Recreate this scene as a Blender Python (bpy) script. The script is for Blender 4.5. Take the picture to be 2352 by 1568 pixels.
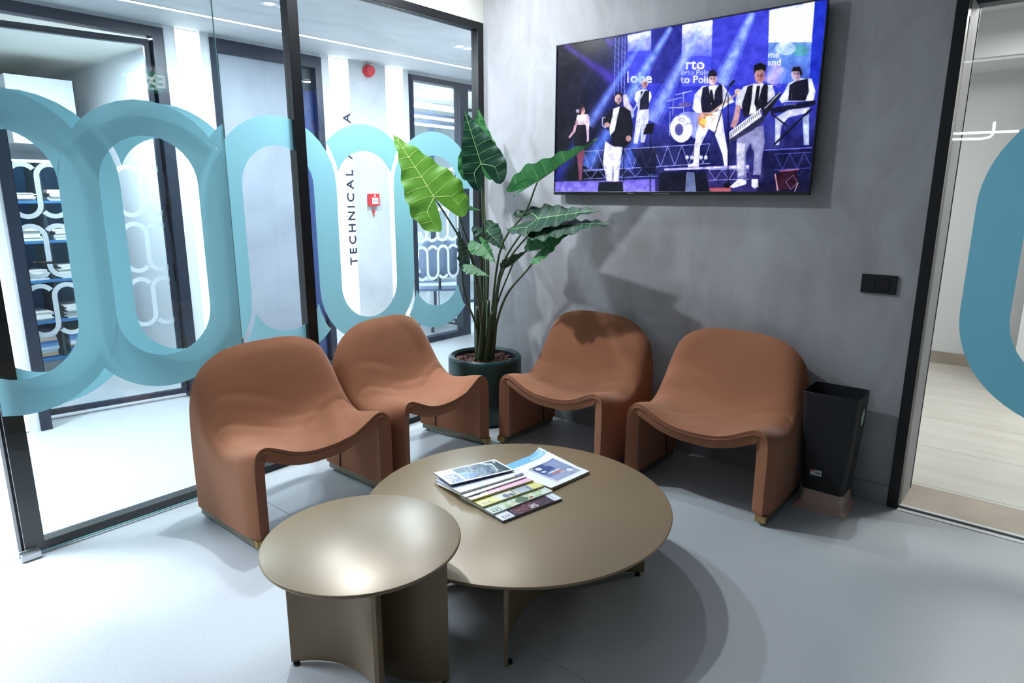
import bpy, bmesh, math, random
import numpy as np
from mathutils import Vector, Matrix

for o in list(bpy.data.objects): bpy.data.objects.remove(o)
SC = bpy.context.scene
COL = SC.collection
RND = random.Random(7)

# ------------------------------------------------------------------ camera
F, YAW, PIT, ROL = 1500.5, -.6986, .2204, .0024          # focal length in pixels of the 2352 x 1568 frame
CAM = np.array([3.0025, -3.2884, 1.41])
_cy, _sy = math.cos(YAW), math.sin(YAW)
_w = np.array([_sy*math.cos(PIT), _cy*math.cos(PIT), -math.sin(PIT)])
_r0 = np.array([_cy, -_sy, 0.]); _u0 = np.cross(_r0, _w)
_r = math.cos(ROL)*_r0 + math.sin(ROL)*_u0; _u = -math.sin(ROL)*_r0 + math.cos(ROL)*_u0
def ray(u, v): return _w + (u-1176)/F*_r - (v-784)/F*_u
def hit(u, v, ax, val):
    d = ray(u, v); return CAM + (val-CAM[ax])/d[ax]*d
def deep(u, v, d): return Vector(CAM + ray(u, v)*d)
cam = bpy.data.cameras.new('camera'); camo = bpy.data.objects.new('camera', cam); COL.objects.link(camo)
cam.sensor_fit = 'HORIZONTAL'; cam.sensor_width = 36; cam.lens = F/2352*36; cam.clip_start = .05
camo.matrix_world = Matrix(((_r[0], _u[0], -_w[0], CAM[0]), (_r[1], _u[1], -_w[1], CAM[1]), (_r[2], _u[2], -_w[2], CAM[2]), (0, 0, 0, 1)))
SC.camera = camo

# ------------------------------------------------------------------ world, exposure, main lights
w = bpy.data.worlds.new('world'); SC.world = w; w.use_nodes = True
w.node_tree.nodes['Background'].inputs[0].default_value = (.75, .85, 1, 1)
w.node_tree.nodes['Background'].inputs[1].default_value = .12
SC.view_settings.view_transform = 'Standard'; SC.view_settings.look = 'None'
SC.view_settings.exposure = 0.22; SC.view_settings.gamma = 1; SC.view_settings.use_curve_mapping = False

COOL = (.80, .89, 1.0); NEUT = (1, .97, .93); SOFT = (.85, .925, 1); WARM = (1, .92, .78)
def area(name, loc, size, power, color, rot=(0, 0, 0), shape='RECTANGLE', size_y=None, spread=180):
    l = bpy.data.lights.new(name, 'AREA'); l.energy = power; l.color = color; l.shape = shape; l.size = size
    if size_y: l.size_y = size_y
    l.spread = math.radians(spread)
    o = bpy.data.objects.new(name, l); COL.objects.link(o); o.location = loc; o.rotation_euler = rot
    return o
PI = math.pi
# corridor ceiling downlights (two pairs seen through the glass)
DOWN = [(-.66, -1.08), (-.655, -.985), (-.597, .393), (-.597, .486)]
for (x, y), p_ in zip(DOWN, (24, 24, 15, 15)): area('downlight_lamp', (x, y, 2.447), .07, p_, COOL, shape='DISK')
area('corridor_fill_lamp', (-.75, -3.6, 2.44), .5, 105, COOL, size_y=.9, spread=118)  # added fill without a fixture, brightens the floor at the left
# two downlights of the waiting area near the corner
RDOWN = [(.44, -.50), (.12, -1.30)]
for (x, y), p_ in zip(RDOWN, (12, 40)): area('room_downlight_lamp', (x, y, 2.775), .08, p_, SOFT, shape='DISK')
# added fill lamps without fixtures, behind and above the camera
area('ceiling_panel_lamp', (2.9, -4.6, 2.66), 2.4, 4, COOL, size_y=.12)
area('ceiling_panel_lamp', (1.2, -4.4, 2.66), .12, 4, COOL, size_y=2.4)
# added fill lamps that brighten the rooms behind the corridor wall and to the right
area('office_fill_lamp', (-2.25, -1.75, 2.44), .5, 62, COOL, size_y=.6)
area('meeting_room_fill_lamp', (-2.6, 2.0, 2.44), .9, 190, COOL, size_y=.8)
area('right_room_fill_lamp', (3.2, 1.6, 2.52), .8, 52, NEUT, size_y=.8)

# ------------------------------------------------------------------ helpers
def lin(c): return tuple(((x/255)/12.92 if x/255 <= .04045 else ((x/255+.055)/1.055)**2.4) for x in c[:3])
MATS = {}
def mat(name, rgb, rough=.5, metal=0., spec=.5, noise=0., nscale=8., bump=0., bscale=40., sheen=0., coat=0., stretch=None, rgb2=None, trans=0.):
    m = bpy.data.materials.new(name); m.use_nodes = True; nt = m.node_tree; b = nt.nodes['Principled BSDF']
    c = lin(rgb); b.inputs['Base Color'].default_value = (*c, 1); b.inputs['Roughness'].default_value = rough
    b.inputs['Metallic'].default_value = metal; b.inputs['Specular IOR Level'].default_value = spec
    b.inputs['Sheen Weight'].default_value = sheen; b.inputs['Coat Weight'].default_value = coat
    if sheen: b.inputs['Sheen Roughness'].default_value = .45; b.inputs['Sheen Tint'].default_value = (1, .75, .6, 1)
    tc = nt.nodes.new('ShaderNodeTexCoord'); src = tc.outputs['Object']
    if stretch:
        mp = nt.nodes.new('ShaderNodeMapping'); mp.inputs['Scale'].default_value = stretch
        nt.links.new(src, mp.inputs[0]); src = mp.outputs[0]
    if noise:
        n = nt.nodes.new('ShaderNodeTexNoise'); n.inputs['Scale'].default_value = nscale; n.inputs['Detail'].default_value = 6
        nt.links.new(src, n.inputs[0])
        r = nt.nodes.new('ShaderNodeValToRGB'); r.color_ramp.elements[0].position = .3; r.color_ramp.elements[1].position = .7
        c2 = lin(rgb2) if rgb2 else tuple(x*(1+noise) for x in c)
        r.color_ramp.elements[0].color = (*(tuple(x*(1-noise) for x in c) if not rgb2 else c), 1); r.color_ramp.elements[1].color = (*c2, 1)
        nt.links.new(n.outputs['Fac'], r.inputs[0]); nt.links.new(r.outputs[0], b.inputs['Base Color'])
    if bump:
        n = nt.nodes.new('ShaderNodeTexNoise'); n.inputs['Scale'].default_value = bscale; n.inputs['Detail'].default_value = 4
        nt.links.new(src, n.inputs[0]); bp = nt.nodes.new('ShaderNodeBump'); bp.inputs['Strength'].default_value = bump; bp.inputs['Distance'].default_value = .01
        nt.links.new(n.outputs['Fac'], bp.inputs['Height']); nt.links.new(bp.outputs[0], b.inputs['Normal'])
    if trans:
        out = nt.nodes['Material Output']; t = nt.nodes.new('ShaderNodeBsdfTranslucent'); mx = nt.nodes.new('ShaderNodeMixShader')
        t.inputs[0].default_value = (*c, 1); mx.inputs[0].default_value = trans
        nt.links.new(b.outputs[0], mx.inputs[1]); nt.links.new(t.outputs[0], mx.inputs[2]); nt.links.new(mx.outputs[0], out.inputs[0])
    MATS[name] = m; return m
def emit(name, rgb, s):
    m = bpy.data.materials.new(name); m.use_nodes = True; nt = m.node_tree; nt.nodes.clear()
    e = nt.nodes.new('ShaderNodeEmission'); o = nt.nodes.new('ShaderNodeOutputMaterial')
    e.inputs[0].default_value = (*rgb, 1); e.inputs[1].default_value = s; nt.links.new(e.outputs[0], o.inputs[0]); return m
def glass(name, tint=(.96, .985, .985), base=.035, amt=.75):
    m = bpy.data.materials.new(name); m.use_nodes = True; nt = m.node_tree; nt.nodes.clear()
    t = nt.nodes.new('ShaderNodeBsdfTransparent'); g = nt.nodes.new('ShaderNodeBsdfGlossy'); mx = nt.nodes.new('ShaderNodeMixShader')
    lw = nt.nodes.new('ShaderNodeLayerWeight'); pw = nt.nodes.new('ShaderNodeMath'); ma = nt.nodes.new('ShaderNodeMath'); o = nt.nodes.new('ShaderNodeOutputMaterial')
    t.inputs[0].default_value = (*tint, 1); g.inputs['Roughness'].default_value = 0; lw.inputs[0].default_value = .5
    pw.operation = 'POWER'; pw.inputs[1].default_value = 4; ma.operation = 'MULTIPLY_ADD'; ma.inputs[1].default_value = amt; ma.inputs[2].default_value = base
    nt.links.new(lw.outputs['Facing'], pw.inputs[0]); nt.links.new(pw.outputs[0], ma.inputs[0]); nt.links.new(ma.outputs[0], mx.inputs[0])
    nt.links.new(t.outputs[0], mx.inputs[1]); nt.links.new(g.outputs[0], mx.inputs[2]); nt.links.new(mx.outputs[0], o.inputs[0]); return m
def attrmat(name, emission=None, rough=.3):
    m = bpy.data.materials.new(name); m.use_nodes = True; nt = m.node_tree
    a = nt.nodes.new('ShaderNodeAttribute'); a.attribute_name = 'print'
    b = nt.nodes['Principled BSDF']; b.inputs['Roughness'].default_value = rough
    if emission:
        b.inputs['Base Color'].default_value = (.01, .01, .012, 1); b.inputs['Specular IOR Level'].default_value = .12
        nt.links.new(a.outputs['Color'], b.inputs['Emission Color']); b.inputs['Emission Strength'].default_value = emission
    else: nt.links.new(a.outputs['Color'], b.inputs['Base Color'])
    return m

PLACED = set()          # empties whose children are modelled in room coordinates
def setpar(o, parent):
    if not parent: return
    o.parent = parent
    if parent in PLACED: o.matrix_parent_inverse = Matrix.Translation(-Vector(parent.location))
def placed(name, loc):
    o = empty(name, loc); PLACED.add(o); return o
class MB:
    def __init__(s): s.v = []; s.f = []
    def add(s, vs, fs):
        n = len(s.v); s.v += [tuple(p) for p in vs]; s.f += [tuple(i+n for i in f) for f in fs]; return s
    def box(s, x0, x1, y0, y1, z0, z1):
        return s.add([(x0, y0, z0), (x1, y0, z0), (x1, y1, z0), (x0, y1, z0), (x0, y0, z1), (x1, y0, z1), (x1, y1, z1), (x0, y1, z1)],
                     [(0, 3, 2, 1), (4, 5, 6, 7), (0, 1, 5, 4), (1, 2, 6, 5), (2, 3, 7, 6), (3, 0, 4, 7)])
    def tube(s, pts, rad, n=8, cap=True):
        pts = [Vector(p) for p in pts]; k = len(pts); rad = rad if isinstance(rad, (list, tuple)) else [rad]*k
        ref = None; base = len(s.v); vs = []; fs = []
        for i, p in enumerate(pts):
            t = (pts[min(i+1, k-1)]-pts[max(i-1, 0)]).normalized()
            if ref is None: ref = t.orthogonal().normalized()
            a = (ref - t*ref.dot(t)).normalized(); ref = a; b = t.cross(a)
            for j in range(n):
                an = 2*PI*j/n; vs.append(p + rad[i]*(math.cos(an)*a+math.sin(an)*b))
        for i in range(k-1):
            for j in range(n): fs.append((i*n+j, i*n+(j+1) % n, (i+1)*n+(j+1) % n, (i+1)*n+j))
        if cap: fs += [tuple(range(n))[::-1], tuple((k-1)*n+j for j in range(n))]
        return s.add(vs, fs)
    def lathe(s, prof, n=48, c=(0, 0), closed=False):
        vs = []; fs = []; k = len(prof)
        for r, z in prof:
            for j in range(n): vs.append((c[0]+r*math.cos(2*PI*j/n), c[1]+r*math.sin(2*PI*j/n), z))
        for i in range(k-1):
            for j in range(n): fs.append((i*n+j, i*n+(j+1) % n, (i+1)*n+(j+1) % n, (i+1)*n+j))
        if closed: fs += [tuple(range(n))[::-1], tuple((k-1)*n+j for j in range(n))]
        return s.add(vs, fs)
    def prism(s, poly, fn, t):
        # poly in 2D, fn maps (a,b,depth) to 3D
        n = len(poly); vs = [fn(a, b, 0) for a, b in poly]+[fn(a, b, t) for a, b in poly]
        fs = [tuple(range(n)), tuple(range(2*n-1, n-1, -1))]+[(i, i+n, (i+1) % n+n, (i+1) % n) for i in range(n)]
        return s.add(vs, fs)
    def build(s, name, m, parent=None, smooth=False, bevel=0, angle=35):
        me = bpy.data.meshes.new(name); me.from_pydata(s.v, [], s.f)
        bm = bmesh.new(); bm.from_mesh(me); bmesh.ops.recalc_face_normals(bm, faces=bm.faces); bm.to_mesh(me); bm.free()
        me.update(); me.materials.append(m)
        o = bpy.data.objects.new(name, me); COL.objects.link(o)
        setpar(o, parent)
        if smooth:
            for p in me.polygons: p.use_smooth = True
            if smooth == 'auto':
                me.set_sharp_from_angle(angle=math.radians(angle))
        if bevel:
            b = o.modifiers.new('bevel', 'BEVEL'); b.width = bevel; b.segments = 2; b.limit_method = 'ANGLE'; b.angle_limit = math.radians(40)
        return o
def tag(o, label=None, cat=None, group=None, kind=None):
    if label: o['label'] = label
    if cat: o['category'] = cat
    if group: o['group'] = group
    if kind: o['kind'] = kind
    return o
def empty(name, loc=(0, 0, 0), rz=0):
    o = bpy.data.objects.new(name, None); COL.objects.link(o); o.location = loc; o.rotation_euler = (0, 0, rz); o.empty_display_size = .1; return o
def boxo(name, m, b, parent=None, bevel=0): return MB().box(*b).build(name, m, parent, bevel=bevel)
def struct(o, label, cat): return tag(o, label, cat, kind='structure')
def copy_tree(o, parent=None):
    c = o.copy(); COL.objects.link(c); c.parent = parent
    for ch in list(o.children): copy_tree(ch, c)
    return c
def text_mesh(txt, size=1., depth=0., bold=0.):
    cu = bpy.data.curves.new('t', 'FONT'); cu.body = txt; cu.size = size; cu.extrude = depth; cu.offset = bold; cu.resolution_u = 3
    o = bpy.data.objects.new('t', cu); COL.objects.link(o)
    dg = bpy.context.evaluated_depsgraph_get(); me = bpy.data.meshes.new_from_object(o.evaluated_get(dg))
    vs = [v.co.copy() for v in me.vertices]; fs = [tuple(p.vertices) for p in me.polygons]
    bpy.data.objects.remove(o); bpy.data.curves.remove(cu); bpy.data.meshes.remove(me)
    return vs, fs
def catmull(pts, n):
    P = np.array(pts, float); k = len(P); Q = np.vstack([2*P[0]-P[1], P, 2*P[-1]-P[-2]]); out = []
    for i in range(n):
        t = i/(n-1)*(k-1); j = min(int(t), k-2); f = t-j; a, b, c, d = Q[j], Q[j+1], Q[j+2], Q[j+3]
        out.append(.5*(2*b+(c-a)*f+(2*a-5*b+4*c-d)*f*f+(3*b-a-3*c+d)*f**3))
    return np.array(out)

# ------------------------------------------------------------------ little painter for printed and lit pictures
class Paint:
    def __init__(s, W, H, ss=2):
        s.W, s.H, s.ss = W, H, ss; s.a = np.zeros((H*ss, W*ss, 3)); s.map = lambda x, y: (x, y)
        s.X, s.Y = np.meshgrid((np.arange(W*ss)+.5)/(W*ss), (np.arange(H*ss)+.5)/(H*ss))
    def poly(s, pts, col, alpha=1., grad=None):
        P = np.array([s.map(*p) for p in pts], float); hs, ws = s.a.shape[:2]; px = P*[ws, hs]
        x0, y0 = np.floor(px.min(0)).astype(int); x1, y1 = np.ceil(px.max(0)).astype(int)+1
        x0, y0 = max(x0, 0), max(y0, 0); x1, y1 = min(x1, ws), min(y1, hs)
        if x1 <= x0 or y1 <= y0: return
        gx, gy = np.meshgrid(np.arange(x0, x1)+.5, np.arange(y0, y1)+.5); m = np.zeros(gx.shape, bool); n = len(px); j = n-1
        for i in range(n):
            xi, yi = px[i]; xj, yj = px[j]
            c = ((yi > gy) != (yj > gy)); m ^= c & (gx < (xj-xi)*(gy-yi)/((yj-yi) or 1e-9)+xi); j = i
        reg = s.a[y0:y1, x0:x1]; c = np.array(col, float)
        if grad is not None:
            t = np.clip((gy-px[:, 1].min())/max(np.ptp(px[:, 1]), 1e-6), 0, 1)[..., None]; cc = c*(1-t)+np.array(grad, float)*t
        else: cc = np.broadcast_to(c, reg.shape)
        reg[m] = reg[m]*(1-alpha)+cc[m]*alpha
    def line(s, p, q, wd, col, alpha=1., wd2=None):
        p = np.array(p, float); q = np.array(q, float); d = q-p; n = np.array([-d[1], d[0]])/(np.hypot(*d)+1e-9); w2 = wd if wd2 is None else wd2
        s.poly([p+n*wd/2, q+n*w2/2, q-n*w2/2, p-n*wd/2], col, alpha)
    def pline(s, pts, wd, col, alpha=1.):
        for a, b in zip(pts, pts[1:]): s.line(a, b, wd, col, alpha)
    def ell(s, c, rx, ry, col, alpha=1., rot=0, grad=None):
        t = np.linspace(0, 2*PI, 25)[:-1]; x = rx*np.cos(t); y = ry*np.sin(t); cr, sr = math.cos(rot), math.sin(rot)
        s.poly(list(zip(c[0]+x*cr-y*sr, c[1]+x*sr+y*cr)), col, alpha, grad)
    def text(s, txt, x, y, h, col, ax=(1, 0), ay=(0, -1), sx=1., alpha=1., bold=0.):
        vs, fs = text_mesh(txt, 1., 0, bold)
        for f in fs:
            s.poly([(x+h*1.4*(vs[i][0]*sx*ax[0]+vs[i][1]*ay[0]), y+h*1.4*(vs[i][0]*sx*ax[1]+vs[i][1]*ay[1])) for i in f], col, alpha)
    def noise(s, seed, cells, amp, mask=None):
        r = np.random.RandomState(seed); g = r.rand(cells[1]+1, cells[0]+1); hs, ws = s.a.shape[:2]
        y = np.linspace(0, cells[1]-1e-6, hs); x = np.linspace(0, cells[0]-1e-6, ws); yi, xi = y.astype(int), x.astype(int)
        fy, fx = (y-yi)[:, None], (x-xi)[None]
        v = g[yi][:, xi]*(1-fy)*(1-fx)+g[yi+1][:, xi]*fy*(1-fx)+g[yi][:, xi+1]*(1-fy)*fx+g[yi+1][:, xi+1]*fy*fx
        d = ((v-.5)*2*amp)[..., None]
        s.a += d if mask is None else d*mask[..., None]
    def get(s):
        a = np.clip(s.a, 0, 255).reshape(s.H, s.ss, s.W, s.ss, 3).mean((1, 3))/255
        return np.where(a <= .04045, a/12.92, ((a+.055)/1.055)**2.4)
def painted(name, img, fn, m, parent=None):
    # grid of faces, one colour per face corner; fn(u,v) gives positions, v downwards
    H, W = img.shape[:2]; U, V = np.meshgrid(np.linspace(0, 1, W+1), np.linspace(0, 1, H+1)); co = fn(U, V).reshape(-1, 3)
    idx = np.arange((W+1)*(H+1)).reshape(H+1, W+1)
    q = np.stack([idx[:-1, :-1], idx[1:, :-1], idx[1:, 1:], idx[:-1, 1:]], -1).reshape(-1, 4)
    me = bpy.data.meshes.new(name); me.vertices.add(len(co)); me.vertices.foreach_set('co', co.ravel())
    me.loops.add(q.size); me.loops.foreach_set('vertex_index', q.ravel().astype(np.int32))
    me.polygons.add(len(q)); me.polygons.foreach_set('loop_start', np.arange(0, q.size, 4, dtype=np.int32))
    me.update(calc_edges=True)
    at = me.attributes.new('print', 'FLOAT_COLOR', 'FACE'); c = np.ones((len(q), 4)); c[:, :3] = img.reshape(-1, 3); at.data.foreach_set('color', c.ravel())
    me.materials.append(m); o = bpy.data.objects.new(name, me); COL.objects.link(o)
    setpar(o, parent)
    return o

# ------------------------------------------------------------------ materials
M = {}
M['floor'] = mat('terrazzo', (176, 180, 183), .38, spec=.45, noise=.17, nscale=300)
def plaster(name, rgb, dark, light):
    m = mat(name, rgb, .62, spec=.3); nt = m.node_tree; b = nt.nodes['Principled BSDF']; tc = nt.nodes.new('ShaderNodeTexCoord')
    n1 = nt.nodes.new('ShaderNodeTexNoise'); n1.inputs['Scale'].default_value = 2.2; n1.inputs['Detail'].default_value = 9; n1.inputs['Roughness'].default_value = .62; n1.inputs['Distortion'].default_value = .8
    mp = nt.nodes.new('ShaderNodeMapping'); mp.inputs['Rotation'].default_value = (0, .25, 0); mp.inputs['Scale'].default_value = (2.0, 1, 1.0)
    nt.links.new(tc.outputs['Object'], mp.inputs[0]); nt.links.new(mp.outputs[0], n1.inputs[0])
    r = nt.nodes.new('ShaderNodeValToRGB'); e = r.color_ramp.elements; e[0].position = .28; e[1].position = .74
    e[0].color = (*lin(dark), 1); e[1].color = (*lin(light), 1); k = r.color_ramp.elements.new(.5); k.color = (*lin(rgb), 1)
    nt.links.new(n1.outputs['Fac'], r.inputs[0]); nt.links.new(r.outputs[0], b.inputs['Base Color'])
    bp = nt.nodes.new('ShaderNodeBump'); bp.inputs['Strength'].default_value = .03; bp.inputs['Distance'].default_value = .01
    nt.links.new(n1.outputs['Fac'], bp.inputs['Height']); nt.links.new(bp.outputs[0], b.inputs['Normal']); return m
M['plaster'] = plaster('grey_plaster', (160, 159, 161), (146, 144, 144), (172, 171, 173))
M['plaster_pale'] = plaster('pale_plaster', (205, 208, 210), (190, 194, 198), (216, 219, 221))
M['plaster_door'] = plaster('door_plaster', (158, 166, 176), (148, 156, 166), (168, 176, 186))
M['white'] = mat('white_paint', (232, 234, 236), .6)
M['lobby'] = mat('lobby_paint', (120, 122, 126), .7); M['ceil'] = mat('ceiling_paint', (150, 152, 156), .7)
M['cream'] = mat('cream_paint', (226, 224, 214), .6)
M['black'] = mat('black_frame', (18, 19, 21), .42, spec=.4)
M['navy'] = mat('navy_frame', (34, 42, 58), .4)
M['silver'] = mat('brushed_steel', (190, 192, 194), .3, metal=.9)
M['track'] = mat('white_track', (214, 217, 220), .35)
M['glass'] = glass('clear_glass')
M['glass_door'] = glass('office_glass', (.93, .97, .98), .04, .8)
M['glass_edge'] = mat('glass_edge', (120, 165, 165), .15)
M['film'] = mat('teal_film', (156, 212, 222), .5, trans=.26)
M['film_dark'] = mat('teal_film_deep', (118, 188, 212), .5, trans=.2)
M['frost'] = mat('frosted_film', (222, 228, 232), .6, trans=.5)
M['led'] = emit('led_line', (.88, .94, 1), 8)
M['niche'] = emit('luminous_panel', (.86, .93, 1), 3.0)
M['led_soft'] = emit('led_soft', (.95, .98, 1), 5)
M['velvet'] = mat('rust_velvet', (152, 100, 73), .85, spec=.15, sheen=.3, noise=.07, nscale=3.5, bump=.05, bscale=9)
M['seam'] = mat('rust_piping', (150, 92, 66), .8, sheen=.3)
M['brass'] = mat('brass', (190, 160, 105), .3, metal=.9)
M['rail'] = mat('olive_rail', (126, 122, 104), .4, metal=.6)
M['zip'] = mat('zip', (48, 28, 22), .6)
M['chrome'] = mat('chrome', (200, 205, 210), .15, metal=1)
M['bronze'] = mat('bronze_lacquer', (146, 126, 98), .34, metal=.15, spec=.6, noise=.03, nscale=200)
M['pot'] = mat('green_pot', (22, 62, 60), .38)
M['pot_in'] = mat('pot_liner', (12, 22, 28), .5)
M['bark'] = mat('bark', (88, 50, 38), .8, noise=.4, nscale=30)
M['leaf_dark'] = mat('leaf_dark', (24, 60, 42), .46, spec=.35, noise=.22, nscale=14, trans=.12)
M['leaf_mid'] = mat('leaf_mid', (48, 112, 58), .38, noise=.18, nscale=14, trans=.22)
M['leaf_backlit'] = mat('leaf_backlit', (94, 144, 46), .42, noise=.16, nscale=14, trans=.32)  # yellower leaf, with backlight partly put into the colour
M['vein'] = mat('vein', (126, 170, 110), .45)
M['vein_l'] = mat('vein_backlit', (196, 220, 120), .45)  # veins of that leaf, the same backlight put into the colour
M['stem'] = mat('stem', (66, 84, 52), .5, noise=.25, nscale=20, stretch=(1, 1, .2))
M['bin'] = mat('bin_plastic', (20, 22, 26), .5)
M['bin_base'] = mat('bin_base', (186, 160, 146), .45)
M['sticker'] = mat('sticker', (205, 215, 215), .5)
M['red'] = mat('alarm_red', (214, 52, 62), .4)
M['ink'] = mat('ink', (44, 52, 70), .5)
M['tvbody'] = mat('tv_body', (14, 14, 18), .35)
M['paper'] = mat('paper', (225, 224, 220), .6)
M['blue'] = mat('blue_laminate', (56, 112, 160), .45)
M['blue_cloth'] = mat('blue_cloth', (30, 62, 130), .7); M['grey_cloth'] = mat('grey_blue_cloth', (128, 142, 168), .8)
M['dark'] = mat('dark_panel', (38, 46, 56), .5)
M['marble'] = mat('marble', (214, 211, 204), .28, noise=.1, nscale=3, rgb2=(200, 194, 184), stretch=(.6, 3, 1))
M['stone'] = mat('beige_stone', (186, 172, 156), .4, noise=.1, nscale=4, rgb2=(160, 146, 132))
M['skirt'] = mat('terrazzo_skirting', (150, 152, 156), .5, noise=.22, nscale=180)

# ================================================================== THE SETTING
WX = -1.62                                   # face of the wall across the corridor
fl = struct(placed('floor', (2.2, -2.8, 0)), 'pale speckled terrazzo floor of waiting area and corridor', 'floor')
g = .0012
for (x0, x1) in ((0, 4.4), (4.4, 6)):
    for (y0, y1) in ((-7, -5.58), (-5.58, -3.72), (-3.72, -1.86), (-1.86, 0)):
        boxo('floor_panel', M['floor'], (x0+g, x1-g, y0+g, y1-g, -.03, 0), fl)
for (y0, y1) in ((-7, -4.2), (-4.2, 4)): boxo('floor_panel', M['floor'], (-1.75+g, -g, y0+g, y1-g, -.03, 0), fl)
boxo('joint_bed', M['skirt'], (-1.75, 6, -7, 4, -.05, -.031), fl)

wr = boxo('wall_right', M['plaster'], (0, 2.537, 0, .28, 0, 2.8)); struct(wr, 'grey trowelled plaster wall carrying the television', 'wall')
hd = MB().box(2.537, 6, .2, .28, 2.185, 2.8).build('wall_header', M['dark']); struct(hd, 'dark soffit above the right glazed doorway', 'wall')
bb = boxo('baseboard_right', M['skirt'], (.002, 2.535, -.010, 0, 0, .093)); struct(bb, 'speckled terrazzo skirting under the grey plaster wall', 'skirting')
wl = boxo('wall_left', M['cream'], (-.06, 0, -7, 0, 2.463, 2.8)); struct(wl, 'cream bulkhead above the black glazed partition', 'wall')
ce = boxo('ceiling', M['ceil'], (-.06, 6, -7, .28, 2.8, 2.9)); struct(ce, 'grey ceiling over the waiting area', 'ceiling')
ce2 = boxo('ceiling_corridor', M['plaster_pale'], (-1.75, -.06, -7, 4, 2.47, 2.6)); struct(ce2, 'pale smeared plaster ceiling of the corridor', 'ceiling')
wb = boxo('wall_back', M['lobby'], (-1.75, 6, -7.1, -7, 0, 2.9)); struct(wb, 'grey wall behind the viewer', 'wall')
ws = boxo('wall_side', M['lobby'], (6, 6.1, -7, 4, 0, 2.9)); struct(ws, 'grey wall at the far right side', 'wall')
we = boxo('wall_end', M['plaster_pale'], (-1.75, 0, 4, 4.1, 0, 2.6)); struct(we, 'pale wall at the corridor end', 'wall')
wc2 = boxo('wall_corridor_right', M['plaster_pale'], (-.058, 0, .001, 4, 0, 2.8)); struct(wc2, 'pale corridor wall behind the corner', 'wall')

# wall across the corridor: piers between door openings and luminous panels
WL = ['pale corridor wall towards the entrance', 'narrow white pier left of the office door', 'narrow white pier right of the office door', 'narrow white pier left of the pale door panel',
      'narrow white pier left of the vertical lettering', 'pale pier carrying the red fire alarm', 'narrow white pier left of the meeting room door', 'pale corridor wall beyond the meeting room door']
for (y0, y1), lb in zip(((-7, -2.47), (-2.30, -2.25), (-1.275, -1.205), (-1.03, -.975), (-.104, -.035), (.162, .53), (.735, .79), (1.76, 4)), WL):
    struct(boxo('wall_corridor', M['plaster_pale'] if y1-y0 > .2 else M['white'], (WX-.12, WX, y0, y1, 0, 2.47)), lb, 'wall')
for (y0, y1), lb in zip(((-2.25, -1.275), (-.975, -.104), (.79, 1.76)), ('office door', 'pale panelled door', 'meeting room door')):
    struct(boxo('wall_lintel', M['plaster_pale'], (WX-.12, WX, y0, y1, 2.446, 2.47)), 'thin strip of wall above the '+lb, 'wall')
NL = ['tall white luminous panel left of the office door with shelves', 'tall white luminous panel between the first and second dark door frames',
      'tall white luminous panel carrying the dark vertical lettering', 'tall white luminous panel right of the fire alarm pier']
for (y0, y1), lb in zip(((-2.47, -2.30), (-1.205, -1.03), (-.035, .162), (.53, .735)), NL):
    t = placed('light_panel', (WX-.05, (y0+y1)/2, 0)); tag(t, lb, 'light', 'luminous wall panels')
    boxo('diffuser', M['niche'], (WX-.03, WX-.012, y0+.006, y1-.006, .012, 2.462), t)
    boxo('housing', M['white'], (WX-.12, WX-.031, y0+.004, y1-.004, .004, 2.466), t)
    boxo('side_trim', M['white'], (WX-.012, WX+.001, y0, y0+.006, 0, 2.468), t); boxo('side_trim', M['white'], (WX-.012, WX+.001, y1-.006, y1, 0, 2.468), t)

# linear light and downlights of the corridor ceiling
t = placed('ceiling_line_light', (-1.17, -1, 2.47)); tag(t, 'thin continuous white light line along the corridor ceiling', 'light')
MB().add([(-1.335, -4.5, 2.4655), (-1.310, -4.5, 2.4655), (-1.035, 3.2, 2.4655), (-1.060, 3.2, 2.4655)], [(0, 1, 2, 3)]).build('diffuser', M['led'], t)
MB().add([(-1.342, -4.52, 2.468), (-1.303, -4.52, 2.468), (-1.028, 3.22, 2.468), (-1.067, 3.22, 2.468)], [(0, 1, 2, 3)]).build('trim', M['white'], t)
DL = ['left downlight of the pair on the corridor ceiling left of the middle post', 'right downlight of the pair on the corridor ceiling left of the middle post',
      'left downlight of the pair on the corridor ceiling above the meeting room door', 'right downlight of the pair on the corridor ceiling above the meeting room door',
      ]
for (x, y), lb in zip(DOWN, DL):
    t = placed('downlight', (x, y, 2.47)); tag(t, lb, 'downlight', 'corridor downlights')
    MB().lathe([(.030, 2.468), (.046, 2.4655), (.050, 2.4665), (.0505, 2.4695)], 28, (x, y)).build('ring', M['white'], t, True)
    MB().lathe([(.001, 2.4685), (.030, 2.4682)], 28, (x, y)).build('lens', M['led_soft'], t)

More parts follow.
